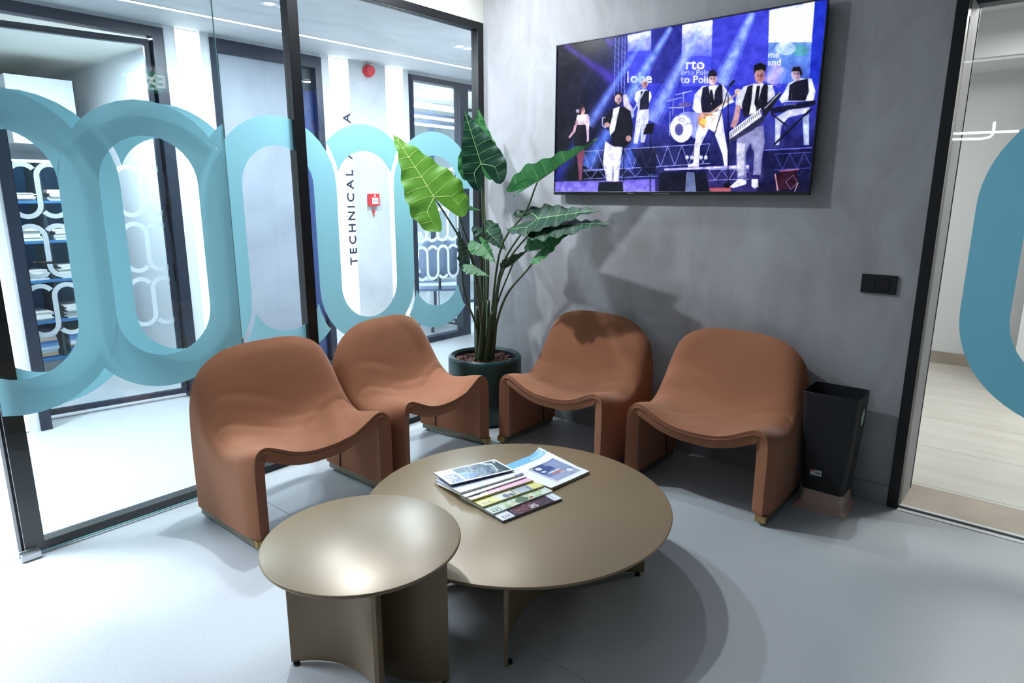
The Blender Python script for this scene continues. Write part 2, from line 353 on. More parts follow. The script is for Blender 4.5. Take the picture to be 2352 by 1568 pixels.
# ------------------------------------------------------------------ fixed glazed partition
def bisect(o, co, no):
    bm = bmesh.new(); bm.from_mesh(o.data)
    bmesh.ops.bisect_plane(bm, geom=bm.verts[:]+bm.edges[:]+bm.faces[:], plane_co=co, plane_no=no, clear_outer=True); bm.to_mesh(o.data); bm.free()
RI, RO, PER, ZT, ZB = .195, .335, .53, 1.45, .915
def serp(loops, c3, tops, x, gap):
    """bands of the chain motif in the plane x: wave through the loops and the closing arcs, each a list of quads"""
    pieces = []; N = 18
    def arc(c, top, a0, a1, n=N):
        zc = ZT if top else ZB
        A = np.linspace(a0, a1, n); return [((c+RI*math.cos(a), zc+RI*math.sin(a)), (c+RO*math.cos(a), zc+RO*math.sin(a))) for a in A]
    path = []
    for i, c in enumerate(loops):
        if tops[i]: path += arc(c, True, PI, 0)
        else: path += [(q, p) for p, q in arc(c, False, PI, 2*PI)]
    m = MB(); vs = []; fs = []
    for a, b in path: vs += [(x, a[0], a[1]), (x, b[0], b[1])]
    for i in range(len(path)-1): fs.append((2*i, 2*i+1, 2*i+3, 2*i+2))
    pieces.append(m.add(vs, fs))
    for i, c in enumerate(loops):
        top = not tops[i]; zc = ZT if top else ZB; keep = RO+gap-(.004 if gap == 0 else 0); dx = .0002 if gap == 0 else 0
        nb = [c-PER, c+PER]
        def ok(y, z): return all(math.hypot(y-n, z-zc) >= keep-1e-6 for n in nb)
        AA = np.linspace(PI, 0, 121) if top else np.linspace(PI, 2*PI, 121)
        def span(r):
            g_ = [a for a in AA if ok(c+r*math.cos(a), zc+r*math.sin(a))]
            return g_[0], g_[-1]
        rows = []; 
        for k in range(7):
            r = RI+(RO-RI)*k/6; a0, a1 = span(r); rows.append([(x+dx, c+r*math.cos(a), zc+r*math.sin(a)) for a in np.linspace(a0, a1, 24)])
        vs = [p for r in rows for p in r]; fs = [(i_*24+j, i_*24+j+1, (i_+1)*24+j+1, (i_+1)*24+j) for i_ in range(6) for j in range(23)]
        pieces.append(MB().add(vs, fs))
    return pieces
w1 = struct(placed('window_1', (-.03, -1.4, 0)), 'black framed fixed glass partition with teal chain motif', 'glass partition')
boxo('post', M['black'], (-.06, 0, -2.74, -2.661, 0, 2.463), w1, .002); boxo('post', M['black'], (-.06, 0, -1.388, -1.329, .037, 2.418), w1, .002)
boxo('post', M['black'], (-.06, 0, -.052, -.001, 0, 2.463), w1, .002)
boxo('top_rail', M['black'], (-.06, 0, -2.661, -.052, 2.418, 2.463), w1, .002); boxo('bottom_rail', M['black'], (-.06, 0, -2.661, -.052, .001, .037), w1, .002)
boxo('glass_pane', M['glass'], (-.034, -.026, -2.661, -1.388, .037, 2.418), w1); boxo('glass_pane', M['glass'], (-.034, -.026, -1.329, -.052, .037, 2.418), w1)
fc = -.42
for k, p in enumerate(serp([fc-4*PER, fc-3*PER, fc-2*PER, fc-PER, fc], 0, [True, False, True, False, True], -.0245, .022)):
    o = p.build('film_band', M['film'], w1); bisect(o, (0, -2.70, 0), (0, -1, 0)); bisect(o, (0, -.055, 0), (0, 1, 0))
# ------------------------------------------------------------------ sliding glass door in front of it
d1 = struct(placed('door_1', (.03, -2.25, 0)), 'frameless sliding glass door with teal chain motif slid open', 'glass door')
boxo('glass_pane', M['glass'], (.026, .036, -2.735, -1.775, .012, 2.62), d1)
boxo('glass_edge', M['glass_edge'], (.0265, .0355, -1.775, -1.7725, .012, 2.62), d1); boxo('glass_edge', M['glass_edge'], (.0265, .0355, -2.735, -1.775, .008, .012), d1)
for p in serp([-2.638, -2.108, -1.578], 0, [False, True, False], .0375, 0.):
    o = p.build('film_band', M['film'], d1); bisect(o, (0, -2.733, 0), (0, -1, 0)); bisect(o, (0, -1.777, 0), (0, 1, 0))
m = MB().box(.040, .062, -2.755, -2.69, 0, .030).box(.012, .022, -2.755, -2.69, 0, .030).box(.012, .062, -2.755, -2.69, 0, .006)
m.build('floor_guide', M['silver'], d1, bevel=.002)
boxo('top_track', M['black'], (.012, .055, -3.6, -1.6, 2.625, 2.68), d1)
# ------------------------------------------------------------------ glazed doorway on the right
d2 = struct(placed('door_2', (2.56, 0, 0)), 'black post and glass sliding door on the right with teal ring', 'glass door')
boxo('post', M['black'], (2.537, 2.581, -.018, .04, 0, 2.5), d2, .002)
boxo('jamb_lining', M['plaster'], (2.538, 2.584, .041, .279, 0, 2.184), d2); boxo('jamb_edge', M['black'], (2.575, 2.587, .279, .287, 0, 2.184), d2)
boxo('glass_pane', M['glass'], (2.586, 4.6, .002, .012, .012, 2.5), d2)
boxo('floor_track', M['track'], (2.582, 6, .016, .034, 0, .008), d2); boxo('floor_track', M['track'], (2.582, 6, -.030, -.004, 0, .003), d2)
boxo('floor_groove', M['black'], (2.582, 6, -.004, .016, 0, .002), d2); boxo('top_track', M['black'], (2.537, 6, -.018, .04, 2.5, 2.56), d2)
pts = []
cx, Rb, bw = 2.702+.45, .45, .170
m = MB(); path = [(PI/2*(1-k/14)+PI/2*0, True) for k in range(15)]
ang = [(PI-PI/2*k/16+0) for k in range(17)]
outer = [(cx+Rb*math.cos(PI/2+PI/2*k/16), 1.37+Rb*math.sin(PI/2+PI/2*k/16)) for k in range(17)]+[(cx+Rb*math.cos(PI+PI/2*k/16), .94+Rb*math.sin(PI+PI/2*k/16)) for k in range(17)]
ri = Rb-bw
inner = [(cx+ri*math.cos(PI/2+PI/2*k/16), 1.37+ri*math.sin(PI/2+PI/2*k/16)) for k in range(17)]+[(cx+ri*math.cos(PI+PI/2*k/16), .94+ri*math.sin(PI+PI/2*k/16)) for k in range(17)]
full = list(zip(inner, outer)); full += [((2*cx-a[0], a[1]), (2*cx-b[0], b[1])) for a, b in full[::-1]]
vs = []; fs = []
for a, b in full: vs += [(a[0], -.0005, a[1]), (b[0], -.0005, b[1])]
for i in range(len(full)): j = (i+1) % len(full); fs.append((2*i, 2*i+1, 2*j+1, 2*j))
MB().add(vs, fs).build('film_ring', M['film_dark'], d2)

# ------------------------------------------------------------------ room beyond the right doorway
fr = struct(placed('floor_right', (3.2, 1.6, 0)), 'pale marble tile floor beyond the right doorway', 'floor')
boxo('threshold_stone', M['stone'], (2.582, 6, .036, .34, -.03, .0005), fr); boxo('threshold_strip', M['marble'], (1.0, 6, .342, .368, -.03, 0), fr)
yy = .370
for k in range(5):
    for x0, x1 in ((1.0, 1.9), (1.9, 4.6), (4.6, 6)): boxo('marble_tile', M['marble'], (x0+.001, x1-.001, yy+.0015, yy+.6-.0015, -.03, 0), fr)
    yy += .6
wf = boxo('wall_far', M['white'], (.9, 6, 3.3, 3.4, 0, 2.8)); struct(wf, 'white wall of the room beyond the right doorway', 'wall')
b2 = boxo('baseboard_far', M['stone'], (1.0, 2.80, 3.288, 3.299, 0, .10)); struct(b2, 'beige stone skirting of the far white wall', 'skirting')
wp = boxo('wall_pier', M['white'], (2.84, 6, 2.38, 3.299, 0, 2.8)); struct(wp, 'white wall corner behind the teal ring', 'wall')
b3 = boxo('baseboard_pier', M['stone'], (2.83, 6, 2.366, 2.379, 0, .10)); struct(b3, 'beige stone skirting of the white wall corner', 'skirting')
wi = boxo('wall_inner', M['white'], (.9, 1.0, .28, 3.3, 0, 2.8)); struct(wi, 'white side wall of the room beyond the doorway', 'wall')
cr = MB().box(.9, 6, .281, 3.4, 2.66, 2.75).box(.9, 6, 2.6, 3.299, 2.36, 2.66).build('ceiling_right', M['white']); struct(cr, 'white ceiling of the room beyond the right doorway', 'ceiling')

# ------------------------------------------------------------------ office door with frosted pattern, ajar
def small_motif(u0, z0, cols, rows, s):
    """frosted chain motif, returned as quads in (u,z)"""
    quads = []; ri_, ro_ = .055*s, .083*s; per = ri_+ro_; h = .085*s
    for r in range(rows):
        zc = z0-r*(2*ro_+2*h+.028*s)
        for c in range(cols):
            uc = u0+c*per
            top = (c+r) % 2 == 0
            for part in range(2):
                for k in range(10):
                    def pt(a, rr): 
                        return (uc+rr*math.cos(a), zc+(h if part == 0 else -h)+rr*math.sin(a))
                    a0 = (PI*k/10) if part == 0 else (PI+PI*k/10); a1 = a0+PI/10
                    clip = .32 if (part == 0) != top else 0
                    if clip and not (clip < (a0 % PI) + 1e-9 and (a1-(0 if part == 0 else PI)) < PI-clip+1e-9): continue
                    quads.append([pt(a0, ri_), pt(a0, ro_), pt(a1, ro_), pt(a1, ri_)])
            for sgn in (-1, 1):
                if sgn == -1 and c > 0: continue
                a, b = uc+sgn*ri_, uc+sgn*ro_
                quads.append([(a, zc-h), (b, zc-h), (b, zc+h), (a, zc+h)])
    return quads
d3 = struct(placed('door_3', (WX, -1.76, 0)), 'dark framed glass office door standing ajar, frosted chain pattern', 'door')
fx = (WX-.075, WX+.012)
boxo('post', M['navy'], (*fx, -2.25, -2.19, 0, 2.445), d3); boxo('post', M['navy'], (*fx, -1.345, -1.275, 0, 2.445), d3)
boxo('head', M['navy'], (*fx, -2.19, -1.345, 2.385, 2.445), d3)
ca, sa = math.cos(math.radians(11)), math.sin(math.radians(11))
def leaf3(u, z, t=0.): return (WX-.045-u*sa+t*ca, -1.350-u*ca-t*sa, z)      # u runs away from the hinge
def lbox(name, m, u0, u1, z0, z1, t0, t1, bev=0):
    vs = [leaf3(u, z, t) for u in (u0, u1) for z in (z0, z1) for t in (t0, t1)]
    return MB().add(vs, [(0, 1, 3, 2), (4, 6, 7, 5), (0, 4, 5, 1), (2, 3, 7, 6), (0, 2, 6, 4), (1, 5, 7, 3)]).build(name, m, d3)
lf = lbox('leaf_stile', M['navy'], 0, .03, .03, 2.37, -.02, .02); lbox('leaf_stile', M['navy'], .80, .83, .03, 2.37, -.02, .02)
lbox('leaf_rail', M['navy'], .03, .80, 2.335, 2.37, -.02, .02); lbox('leaf_rail', M['navy'], .03, .80, .03, .062, -.02, .02)
lbox('glass_pane', M['glass_door'], .03, .80, .062, 2.335, -.004, .004)
qs = small_motif(.07, 1.43, 6, 3, 1.0); m = MB()
for q in qs: m.add([leaf3(u, z, .006) for u, z in q], [(0, 1, 2, 3)])
tag(m.build('frosted_film', M['frost'], d3), kind='stuff')
for z in (.35, 1.3, 2.1): boxo('hinge', M['black'], (WX-.02, WX+.016, -1.352, -1.340, z, z+.09), d3)
m = MB().tube([leaf3(.765, 1.0, .005), leaf3(.765, 1.0, .055), leaf3(.67, 1.0, .055)], .009); m.build('lever_handle', M['black'], d3, True)
# ------------------------------------------------------------------ second dark door with pale panel
d4 = struct(placed('door_4', (WX, -.54, 0)), 'dark framed door with pale grey panel behind the middle post', 'door')
boxo('post', M['navy'], (*fx, -.975, -.925, 0, 2.445), d4); boxo('post', M['navy'], (*fx, -.160, -.104, 0, 2.445), d4)
boxo('head', M['navy'], (*fx, -.925, -.160, 2.36, 2.445), d4); boxo('bottom_rail', M['navy'], (*fx, -.925, -.160, .001, .045), d4)
boxo('panel', M['plaster_door'], (WX-.06, WX-.03, -.925, -.335, .045, 2.36), d4)
boxo('panel_edge', M['silver'], (WX-.06, WX-.025, -.335, -.325, .045, 2.36), d4); boxo('recess_shade', M['dark'], (WX-.06, WX-.045, -.325, -.160, 2.19, 2.36), d4)  # upper dark plate: shade of the room behind put into its colour
boxo('side_panel', M['blue_cloth'], (WX-.06, WX-.045, -.325, -.160, .045, 2.19), d4)
boxo('glass_pane', M['glass_door'], (WX-.030, WX-.024, -.325, -.160, .045, 2.36), d4)
# ------------------------------------------------------------------ meeting room door
d5 = struct(placed('door_5', (WX, 1.27, 0)), 'dark framed glass meeting room door behind the plant', 'door')
boxo('post', M['navy'], (*fx, .79, .838, 0, 2.445), d5); boxo('post', M['navy'], (*fx, 1.425, 1.535, 0, 2.445), d5); boxo('post', M['navy'], (*fx, 1.71, 1.76, 0, 2.445), d5)
boxo('head', M['navy'], (*fx, .838, 1.425, 2.40, 2.445), d5); boxo('head', M['navy'], (*fx, 1.535, 1.71, 2.40, 2.445), d5)
boxo('bottom_rail', M['navy'], (*fx, .838, 1.425, .001, .055), d5)
boxo('glass_pane', M['glass_door'], (WX-.030, WX-.024, .838, 1.425, .055, 2.40), d5); boxo('glass_pane', M['glass_door'], (WX-.030, WX-.024, 1.535, 1.71, .001, 2.40), d5)
qs = small_motif(.915, 1.50, 4, 3, 1.0); m = MB()
for q in qs: m.add([(WX-.022, u, z) for u, z in q], [(0, 1, 2, 3)])
tag(m.build('frosted_film', M['frost'], d5), kind='stuff')

# ------------------------------------------------------------------ rooms behind the corridor wall
def room(nm, x0, x1, y0, y1, zc, what):
    f = boxo('floor_'+nm, M['floor'], (x0, x1, y0, y1, -.03, 0)); struct(f, 'pale floor of the '+what, 'floor')
    c = boxo('ceiling_'+nm, M['cream'], (x0, x1, y0, y1, zc, zc+.1)); struct(c, 'pale ceiling of the '+what, 'ceiling')
    for s, b in (('back', (x0-.1, x0, y0, y1, 0, zc)), ('left', (x0, x1, y0-.05, y0, 0, zc)), ('right', (x0, x1, y1, y1+.05, 0, zc))):
        o = boxo('wall_%s_%s' % (nm, s), M['white'], b); struct(o, 'white %s wall of the %s' % (s, what), 'wall')
room('office', -4.7, WX-.131, -3.6, -1.05, 2.475, 'office behind the ajar door')
room('meeting', -5.2, WX-.131, .60, 4.6, 2.475, 'meeting room behind the plant')

# ================================================================== THINGS
# ------------------------------------------------------------------ lounge chairs
TH = .060
front = catmull([(0, 0, .338), (.08, 0, .342), (.16, 0, .361), (.230, 0, .393), (.278, 0, .413), (.312, 0, .406), (.331, 0, .374), (.336, 0, .305), (.336, 0, .17), (.336, 0, .047)], 34)
rear = catmull([(0, .50, .735), (.10, .50, .732), (.185, .497, .718), (.255, .49, .682), (.302, .485, .62), (.324, .482, .54), (.333, .48, .45), (.336, .48, .34), (.336, .48, .18), (.336, .48, .047)], 34)
wgt = catmull([(1,), (1,), (1,), (.98,), (.92,), (.78,), (.50,), (.20,), (.03,), (0,)], 34)[:, 0]
cen = catmull([(0, .338), (.085, .327), (.18, .328), (.27, .350), (.345, .415), (.392, .505), (.43, .60), (.468, .685), (.50, .735)], 26)
CRE = [((-.27, .31), (-.06, .235), .006), ((.29, .30), (.10, .225), .006), ((-.04, .285), (.16, .262), .005), ((.10, .02), (.24, .13), .005), ((-.20, .10), (-.05, .20), .004), ((-.24, .42), (-.05, .36), .004)]
def crease(x, q):
    d = 0.
    for (ax, ay), (bx, by), am in CRE:
        vx, vy = bx-ax, by-ay; L2 = vx*vx+vy*vy; k = ((x-ax)*vx+(q-ay)*vy)/L2; f = math.exp(-(max(0, -k, k-1)/.25)**2)*(1-.3*abs(k-.5))
        e = ((x-ax)*vy-(q-ay)*vx)/math.sqrt(L2); d += am*f*(math.exp(-((e-.02)/.018)**2)*.6-math.exp(-(e/.014)**2))
    return d
def chair_mid(i, t):
    k = t*25; j = min(int(k), 24); f = k-j; c = cen[j]*(1-f)+cen[j+1]*f
    d = c-np.array([.5*t, .338+.397*t]); wv = max(0, min(1, wgt[i]))
    p = front[i]*(1-t)+rear[i]*t
    a, b = front[max(i-1, 0)], front[min(i+1, 33)]; n = np.array([-(b[2]-a[2]), b[0]-a[0]]); n = n/(np.hypot(*n)+1e-9)
    cu = .020*max(0, 1-t/.16)**2
    return np.array([p[0]-n[0]*cu, p[1]+wv*d[0], p[2]+wv*d[1]-n[1]*cu])
def chair_mesh():
    NT = 44; full = list(range(33, 0, -1))+list(range(34)); vs = []; sg = [-1]*33+[1]*34
    for i, s in zip(full, sg):
        for j in range(NT):
            p = chair_mid(i, j/(NT-1)); dn = crease(s*p[0], j/(NT-1)*.6)*max(0, min(1, (26-i)/6)) if 0 < j < NT-1 else 0
            bk = min(1, max(0, j/(NT-1)-.35)/.3); vs.append((s*p[0], p[1]-dn*bk, p[2]+dn*(1-bk*.7)))
    fs = [(a*NT+b, a*NT+b+1, (a+1)*NT+b+1, (a+1)*NT+b) for a in range(66) for b in range(NT-1)]
    return MB().add(vs, fs)
def make_chair():
    root = empty('lounge_chair')
    sh = chair_mesh().build('upholstered_shell', M['velvet'], root, True)
    so = sh.modifiers.new('thick', 'SOLIDIFY'); so.thickness = TH; so.offset = 0; so.use_even_offset = False
    bv = sh.modifiers.new('round', 'BEVEL'); bv.width = .0295; bv.segments = 5; bv.limit_method = 'ANGLE'; bv.angle_limit = math.radians(50)
    # seam along the front and rear edge
    def rim(j, off):
        pts = []
        for i, s in [(i, -1) for i in range(31, 0, -1)]+[(i, 1) for i in range(32)]:
            p = chair_mid(i, j); a = chair_mid(max(i-1, 0), j); b = chair_mid(min(i+1, 33), j); t = b-a; n = np.array([-t[2], t[0]])/(math.hypot(t[0], t[2])+1e-9)
            q = (p[0]+n[0]*off, p[1], p[2]+n[1]*off); pts.append((s*q[0], q[1], q[2]))
        return pts
    MB().tube([(x, y-.003, z) for x, y, z in rim(0., .012)], .002, 6).build('front_seam', M['seam'], root, True)
    for s in (-1, 1):
        x = s*.336
        boxo('base_rail', M['rail'], (x-.024, x+.024, .012, .470, .014, .044), root, .003)
        boxo('rail_end', M['brass'], (x-.024, x+.024, -.012, .0115, .014, .046), root, .003)
        for y in (.0, .45): MB().lathe([(.001, 0), (.013, 0), (.013, .004), (.008, .006), (.008, .0135), (.001, .0135)], 14, (x, y)).build('glide', M['chrome'], root, True)
        xi = s*(.336-TH/2-.0015)
        MB().tube([(xi, .34, .20), (xi, .352, .15), (xi, .358, .10), (xi, .36, .05)], .0035, 6).build('zipper', M['zip'], root, True)
    return root
ch = make_chair()
CH = [((.676, -1.762), PI/2, 'rust velvet lounge chair in front of the teal glass, nearest the small round table'),
      ((.637, -.990), PI/2+math.radians(6), 'rust velvet lounge chair left of the potted plant, by the middle post'),
      ((.99, -.585), 0, 'rust velvet lounge chair right of the potted plant, by the grey wall'),
      ((1.814, -.575), 0, 'rust velvet lounge chair beside the black waste bin')]
for i, ((x, y), a, lb) in enumerate(CH):
    c = ch if i == 0 else copy_tree(ch)
    c.location = (x, y, 0); c.rotation_euler = (0, 0, a); tag(c, lb, 'chair', 'rust velvet lounge chairs')

# ------------------------------------------------------------------ tables
def arc_sheet(p0, pm, p1, z0, z1, t, n=26):
    (ax, ay), (bx, by), (cx_, cy_) = p0, pm, p1
    d = 2*(ax*(by-cy_)+bx*(cy_-ay)+cx_*(ay-by))
    ux = ((ax*ax+ay*ay)*(by-cy_)+(bx*bx+by*by)*(cy_-ay)+(cx_*cx_+cy_*cy_)*(ay-by))/d
    uy = ((ax*ax+ay*ay)*(cx_-bx)+(bx*bx+by*by)*(ax-cx_)+(cx_*cx_+cy_*cy_)*(bx-ax))/d
    r = math.hypot(ax-ux, ay-uy); a0 = math.atan2(ay-uy, ax-ux); am = math.atan2(by-uy, bx-ux); a1 = math.atan2(cy_-uy, cx_-ux)
    while am-a0 > PI: am -= 2*PI
    while am-a0 < -PI: am += 2*PI
    while a1-am > PI: a1 -= 2*PI
    while a1-am < -PI: a1 += 2*PI
    vs = []; fs = []
    for k in range(n):
        a = a0+(a1-a0)*k/(n-1)
        for rr in (r-t/2, r+t/2):
            for z in (z0, z1): vs.append((ux+rr*math.cos(a), uy+rr*math.sin(a), z))
    for k in range(n-1):
        b = 4*k; fs += [(b, b+1, b+5, b+4), (b+2, b+6, b+7, b+3), (b, b+4, b+6, b+2), (b+1, b+3, b+7, b+5)]
    fs += [(0, 2, 3, 1), (4*n-4, 4*n-3, 4*n-1, 4*n-2)]
    return MB().add(vs, fs)
def table(name, c, R, zt, arcs, label):
    t = placed(name, (c[0], c[1], 0)); tag(t, label, 'table')
    MB().lathe([(.001, zt-.012), (R-.006, zt-.012), (R-.001, zt-.009), (R, zt-.005), (R-.0015, zt-.001), (R-.004, zt), (.001, zt)], 128, c).build('tabletop', M['bronze'], t, 'auto', angle=50)
    for a in arcs:
        arc_sheet(*a, .008, zt-.0125, .012).build('curved_leg_panel', M['bronze'], t, 'auto')
        for p in (a[0], a[2]):
            q = (p[0]*.93+a[1][0]*.07, p[1]*.93+a[1][1]*.07); MB().lathe([(.001, 0), (.010, 0), (.010, .0075), (.001, .0075)], 12, q).build('glide', M['black'], t)
BT = (1.556, -1.531); ZT1 = .29
table('coffee_table', BT, .570, ZT1, [((1.88, -1.975), (1.735, -1.60), (1.947, -1.245)), ((1.28, -1.975), (1.455, -1.60), (1.215, -1.245))],
      'large low round bronze coffee table holding the fanned magazines')
ST = (1.564, -2.247); ZT2 = .44
table('side_table', ST, .284, ZT2, [((1.785, -2.385), (1.575, -2.272), (1.36, -2.385)), ((1.785, -2.125), (1.575, -2.232), (1.36, -2.125))],
      'small taller round bronze side table overlapping the coffee table')

# ------------------------------------------------------------------ magazines
PRINT = attrmat('printed_cover', None, .3)
def mag(name, label, c, ang, L, Wd, th, zlow, tilt, paint, spine=(225, 224, 220), curl=0., res=(96, 64), group='magazines on the coffee table'):
    """c: front right corner on the table plan; long edge runs along ang, width to the left of it; tilt lifts the c edge"""
    t = empty(name, (c[0], c[1], zlow)); tag(t, label, 'magazine', group)
    ca_, sa_ = math.cos(ang), math.sin(ang); wx, wy = -sa_, ca_       # long dir, width dir
    st, ct = math.sin(tilt), math.cos(tilt)
    def pos(u, v, h):      # u along length 0..1, v across width 0..1 (0 at the raised edge)
        b = Wd*(1-v)
        k = curl*np.maximum(0, u-.72)**2*8*np.maximum(0, v-.2) + curl*.5*np.maximum(0, .25-v)*np.maximum(0, .5-u)
        return (L*u*ca_+Wd*v*ct*wx - h*st*wx*-1*0, L*u*sa_+Wd*v*ct*wy, b*st+h+k)
    n = 12; m = MB(); vs = []; fs = []
    for i in range(n+1):
        for j in range(n+1):
            for h in (0, th): p = pos(i/n, j/n, h); vs.append((float(p[0]), float(p[1]), float(p[2]) if h or not curl else float(pos(i/n, j/n, 0)[2])))
    id_ = lambda i, j, k: (i*(n+1)+j)*2+k
    for i in range(n):
        for j in range(n):
            fs.append((id_(i, j, 0), id_(i, j+1, 0), id_(i+1, j+1, 0), id_(i+1, j, 0))); fs.append((id_(i, j, 1), id_(i+1, j, 1), id_(i+1, j+1, 1), id_(i, j+1, 1)))
    for i in range(n):
        for j in (0, n): fs.append((id_(i, j, 0), id_(i+1, j, 0), id_(i+1, j, 1), id_(i, j, 1)))
        for j in (0, n): fs.append((id_(j, i, 0), id_(j, i+1, 0), id_(j, i+1, 1), id_(j, i, 1)))
    sm = MATS.get('sp%d_%d_%d' % spine) or mat('sp%d_%d_%d' % spine, spine, .6)
    m.add(vs, fs).build('pages', sm, t)
    P = Paint(*res); paint(P); img = P.get()
    def fn(U, V):
        x, y, z = pos(U, V, th+.0006); return np.stack([x, y, np.broadcast_to(z, U.shape)], -1)
    painted('cover', img, fn, PRINT, t); return t
# cover pictures: x runs along the long edge (0..1), y across from the near edge (0..1)
def box2(P, x0, y0, x1, y1, c, a=1., g=None): P.poly([(x0, y0), (x1, y0), (x1, y1), (x0, y1)], c, a, g)
UPT = dict(ax=(0, 1), ay=(1, 0))
def up_text(P, txt, x, y, h, col, sx=1., bold=0.):      # lettering whose tops point along the long edge
    P.text(txt, x+h, y, h, col, ax=(0, .66), ay=(-1, 0), sx=sx, bold=bold)
def cv_e(P):
    P.a[:] = (236, 236, 238); box2(P, .22, 0, .87, 1, (92, 56, 66)); r = random.Random(3)
    for k in range(420):
        x, y = r.uniform(.23, .86), r.uniform(0, .5); P.ell((x, y), .006, .009, r.choice([(196, 130, 140), (150, 60, 76), (226, 190, 196), (70, 50, 64), (110, 70, 90)]))
    box2(P, .20, 0, .24, 1, (52, 50, 66)); box2(P, .62, 0, .87, .5, (56, 52, 70), .55)
    up_text(P, 'ON', .50, .03, .12, (235, 235, 240), .8, .02); up_text(P, '[E]', .05, .03, .10, (40, 50, 70), 1.); P.line((.92, .04), (.92, .22), .03, (205, 205, 210))
def cv_g(P):
    P.a[:] = (214, 226, 208); r = random.Random(5)
    for k in range(160):
        P.ell((r.uniform(.25, 1), r.uniform(0, .6)), r.uniform(.01, .04), r.uniform(.02, .05), r.choice([(150, 180, 120), (186, 206, 160), (120, 150, 104), (226, 226, 196)]), .7)
    P.ell((.52, .10), .10, .10, (84, 100, 84), .8); P.ell((.66, .06), .025, .03, (206, 70, 66)); P.ell((.36, .08), .04, .05, (226, 206, 160)); box2(P, .88, .02, .97, .30, (236, 240, 232), .8)
    up_text(P, 'EU', .03, .03, .13, (48, 66, 86), 1.)
def cv_y(P):
    P.a[:] = (234, 226, 150); box2(P, .28, .0, .58, .6, (228, 226, 210)); P.ell((.42, .10), .045, .09, (120, 122, 140)); P.ell((.50, .08), .03, .07, (90, 92, 112)); P.line((.55, .02), (.57, .25), .02, (90, 92, 110))
    box2(P, .60, 0, .84, .6, (176, 184, 192)); P.line((.62, .08), (.80, .05), .03, (210, 214, 216)); P.line((.80, .03), (.80, .2), .02, (90, 96, 110)); up_text(P, '[E]', .04, .03, .11, (90, 96, 60), 1.)
    for k in range(4): P.line((.87, .04+.05*k), (.95, .04+.05*k), .012, (206, 200, 130))
def cv_p(P): P.a[:] = (250, 246, 246); box2(P, .30, 0, .99, .36, (248, 196, 216)); box2(P, .22, .20, .92, .26, (214, 40, 70)); box2(P, .22, .26, .92, 1, (252, 252, 252)); P.line((.03, .14), (.20, .14), .05, (60, 50, 56), .7)
def cv_w(P): P.a[:] = (250, 250, 252)
def cv_l(P):
    P.a[:] = (246, 247, 252); box2(P, 0, 0, .42, 1, (214, 222, 244)); box2(P, .86, 0, 1, .06, (140, 134, 210)); up_text(P, '09', .22, .03, .08, (246, 248, 255), 1., .03)
    for k in range(7): P.line((.45+.05*k, .04), (.45+.05*k, .26), .012, (214, 214, 226))
def cv_blu(P):
    P.a[:] = (246, 247, 250); box2(P, .27, .07, .97, .93, (58, 84, 96)); r = random.Random(9)
    box2(P, .27, .07, .42, .60, (120, 150, 206)); box2(P, .40, .10, .66, .55, (150, 174, 210), .6)
    for k in range(150):
        P.ell((r.uniform(.38, .78), r.uniform(.12, .90)), r.uniform(.008, .03), r.uniform(.012, .04), r.choice([(50, 76, 84), (86, 112, 100), (150, 170, 190), (190, 160, 140), (70, 80, 170), (30, 48, 58), (120, 130, 90)]), .85)
    box2(P, .27, .07, .45, .40, (84, 120, 196), .7); P.poly([(.76, .93), (.97, .93), (.97, .07), (.90, .07)], (36, 62, 68)); P.poly([(.70, .93), (.76, .93), (.88, .75), (.84, .60)], (190, 200, 206))
    P.line((.80, .20), (.86, .72), .022, (232, 236, 240)); P.line((.77, .12), (.80, .60), .012, (214, 220, 226)); P.line((.92, .75), (.95, .92), .03, (226, 230, 236)); P.line((.30, .10), (.36, .34), .01, (230, 234, 244))
    P.text('BLU', .225, .05, .165, (72, 92, 178), ax=(0, 1.05), ay=(-1, 0), sx=1.3, bold=.055)
def cv_right(P):
    P.a[:] = (252, 252, 254); box2(P, .0, .82, 1, 1., (126, 190, 236)); box2(P, .62, .84, .92, .92, (190, 222, 246), .7)
    box2(P, .30, .10, .92, .66, (120, 134, 176)); P.poly([(.30, .66), (.62, .66), (.55, .42), (.30, .36)], (70, 86, 134)); P.ell((.42, .56), .06, .05, (226, 230, 240)); P.ell((.40, .44), .05, .03, (210, 216, 232)); P.ell((.60, .48), .09, .07, (64, 84, 136))
    box2(P, .30, .10, .92, .26, (176, 184, 212), .8); box2(P, .66, .30, .92, .62, (166, 176, 206), .6); P.ell((.80, .24), .06, .05, (232, 236, 244)); P.line((.42, .36), (.70, .36), .03, (240, 238, 236)); P.line((.44, .31), (.66, .31), .035, (214, 128, 96)); P.line((.60, .27), (.72, .27), .025, (236, 200, 150))
    box2(P, .24, .06, .30, .66, (216, 214, 234)); P.ell((.34, .62), .025, .02, (238, 206, 130)); P.ell((.84, .13), .025, .015, (240, 214, 130))
    P.text('PUBLICATIONS', .12, .62, .07, (232, 230, 228), ax=(0, -.40), ay=(1, 0), sx=1.0); P.line((.10, .70), (.16, .78), .02, (200, 200, 226))
mg = math.radians
A0 = math.atan2(.281, .051)                 # long edge of the fan, pointing away from the viewer's left
def fan(x, y): return (x, y)
TZ = ZT1+.0008
def fanned(label, front_px, far_px, ztop, Wd, th, tilt, paint, spine, res=(150, 100)):
    a_, b_ = hit(*front_px, 2, ztop), hit(*far_px, 2, ztop); tl = mg(tilt); zl = max(TZ, ztop-th-Wd*math.sin(tl))
    mag('magazine', label, (a_[0], a_[1]), math.atan2(b_[1]-a_[1], b_[0]-a_[0]), math.hypot(b_[0]-a_[0], b_[1]-a_[1]), Wd, th, zl, tl, paint, spine, res=res)
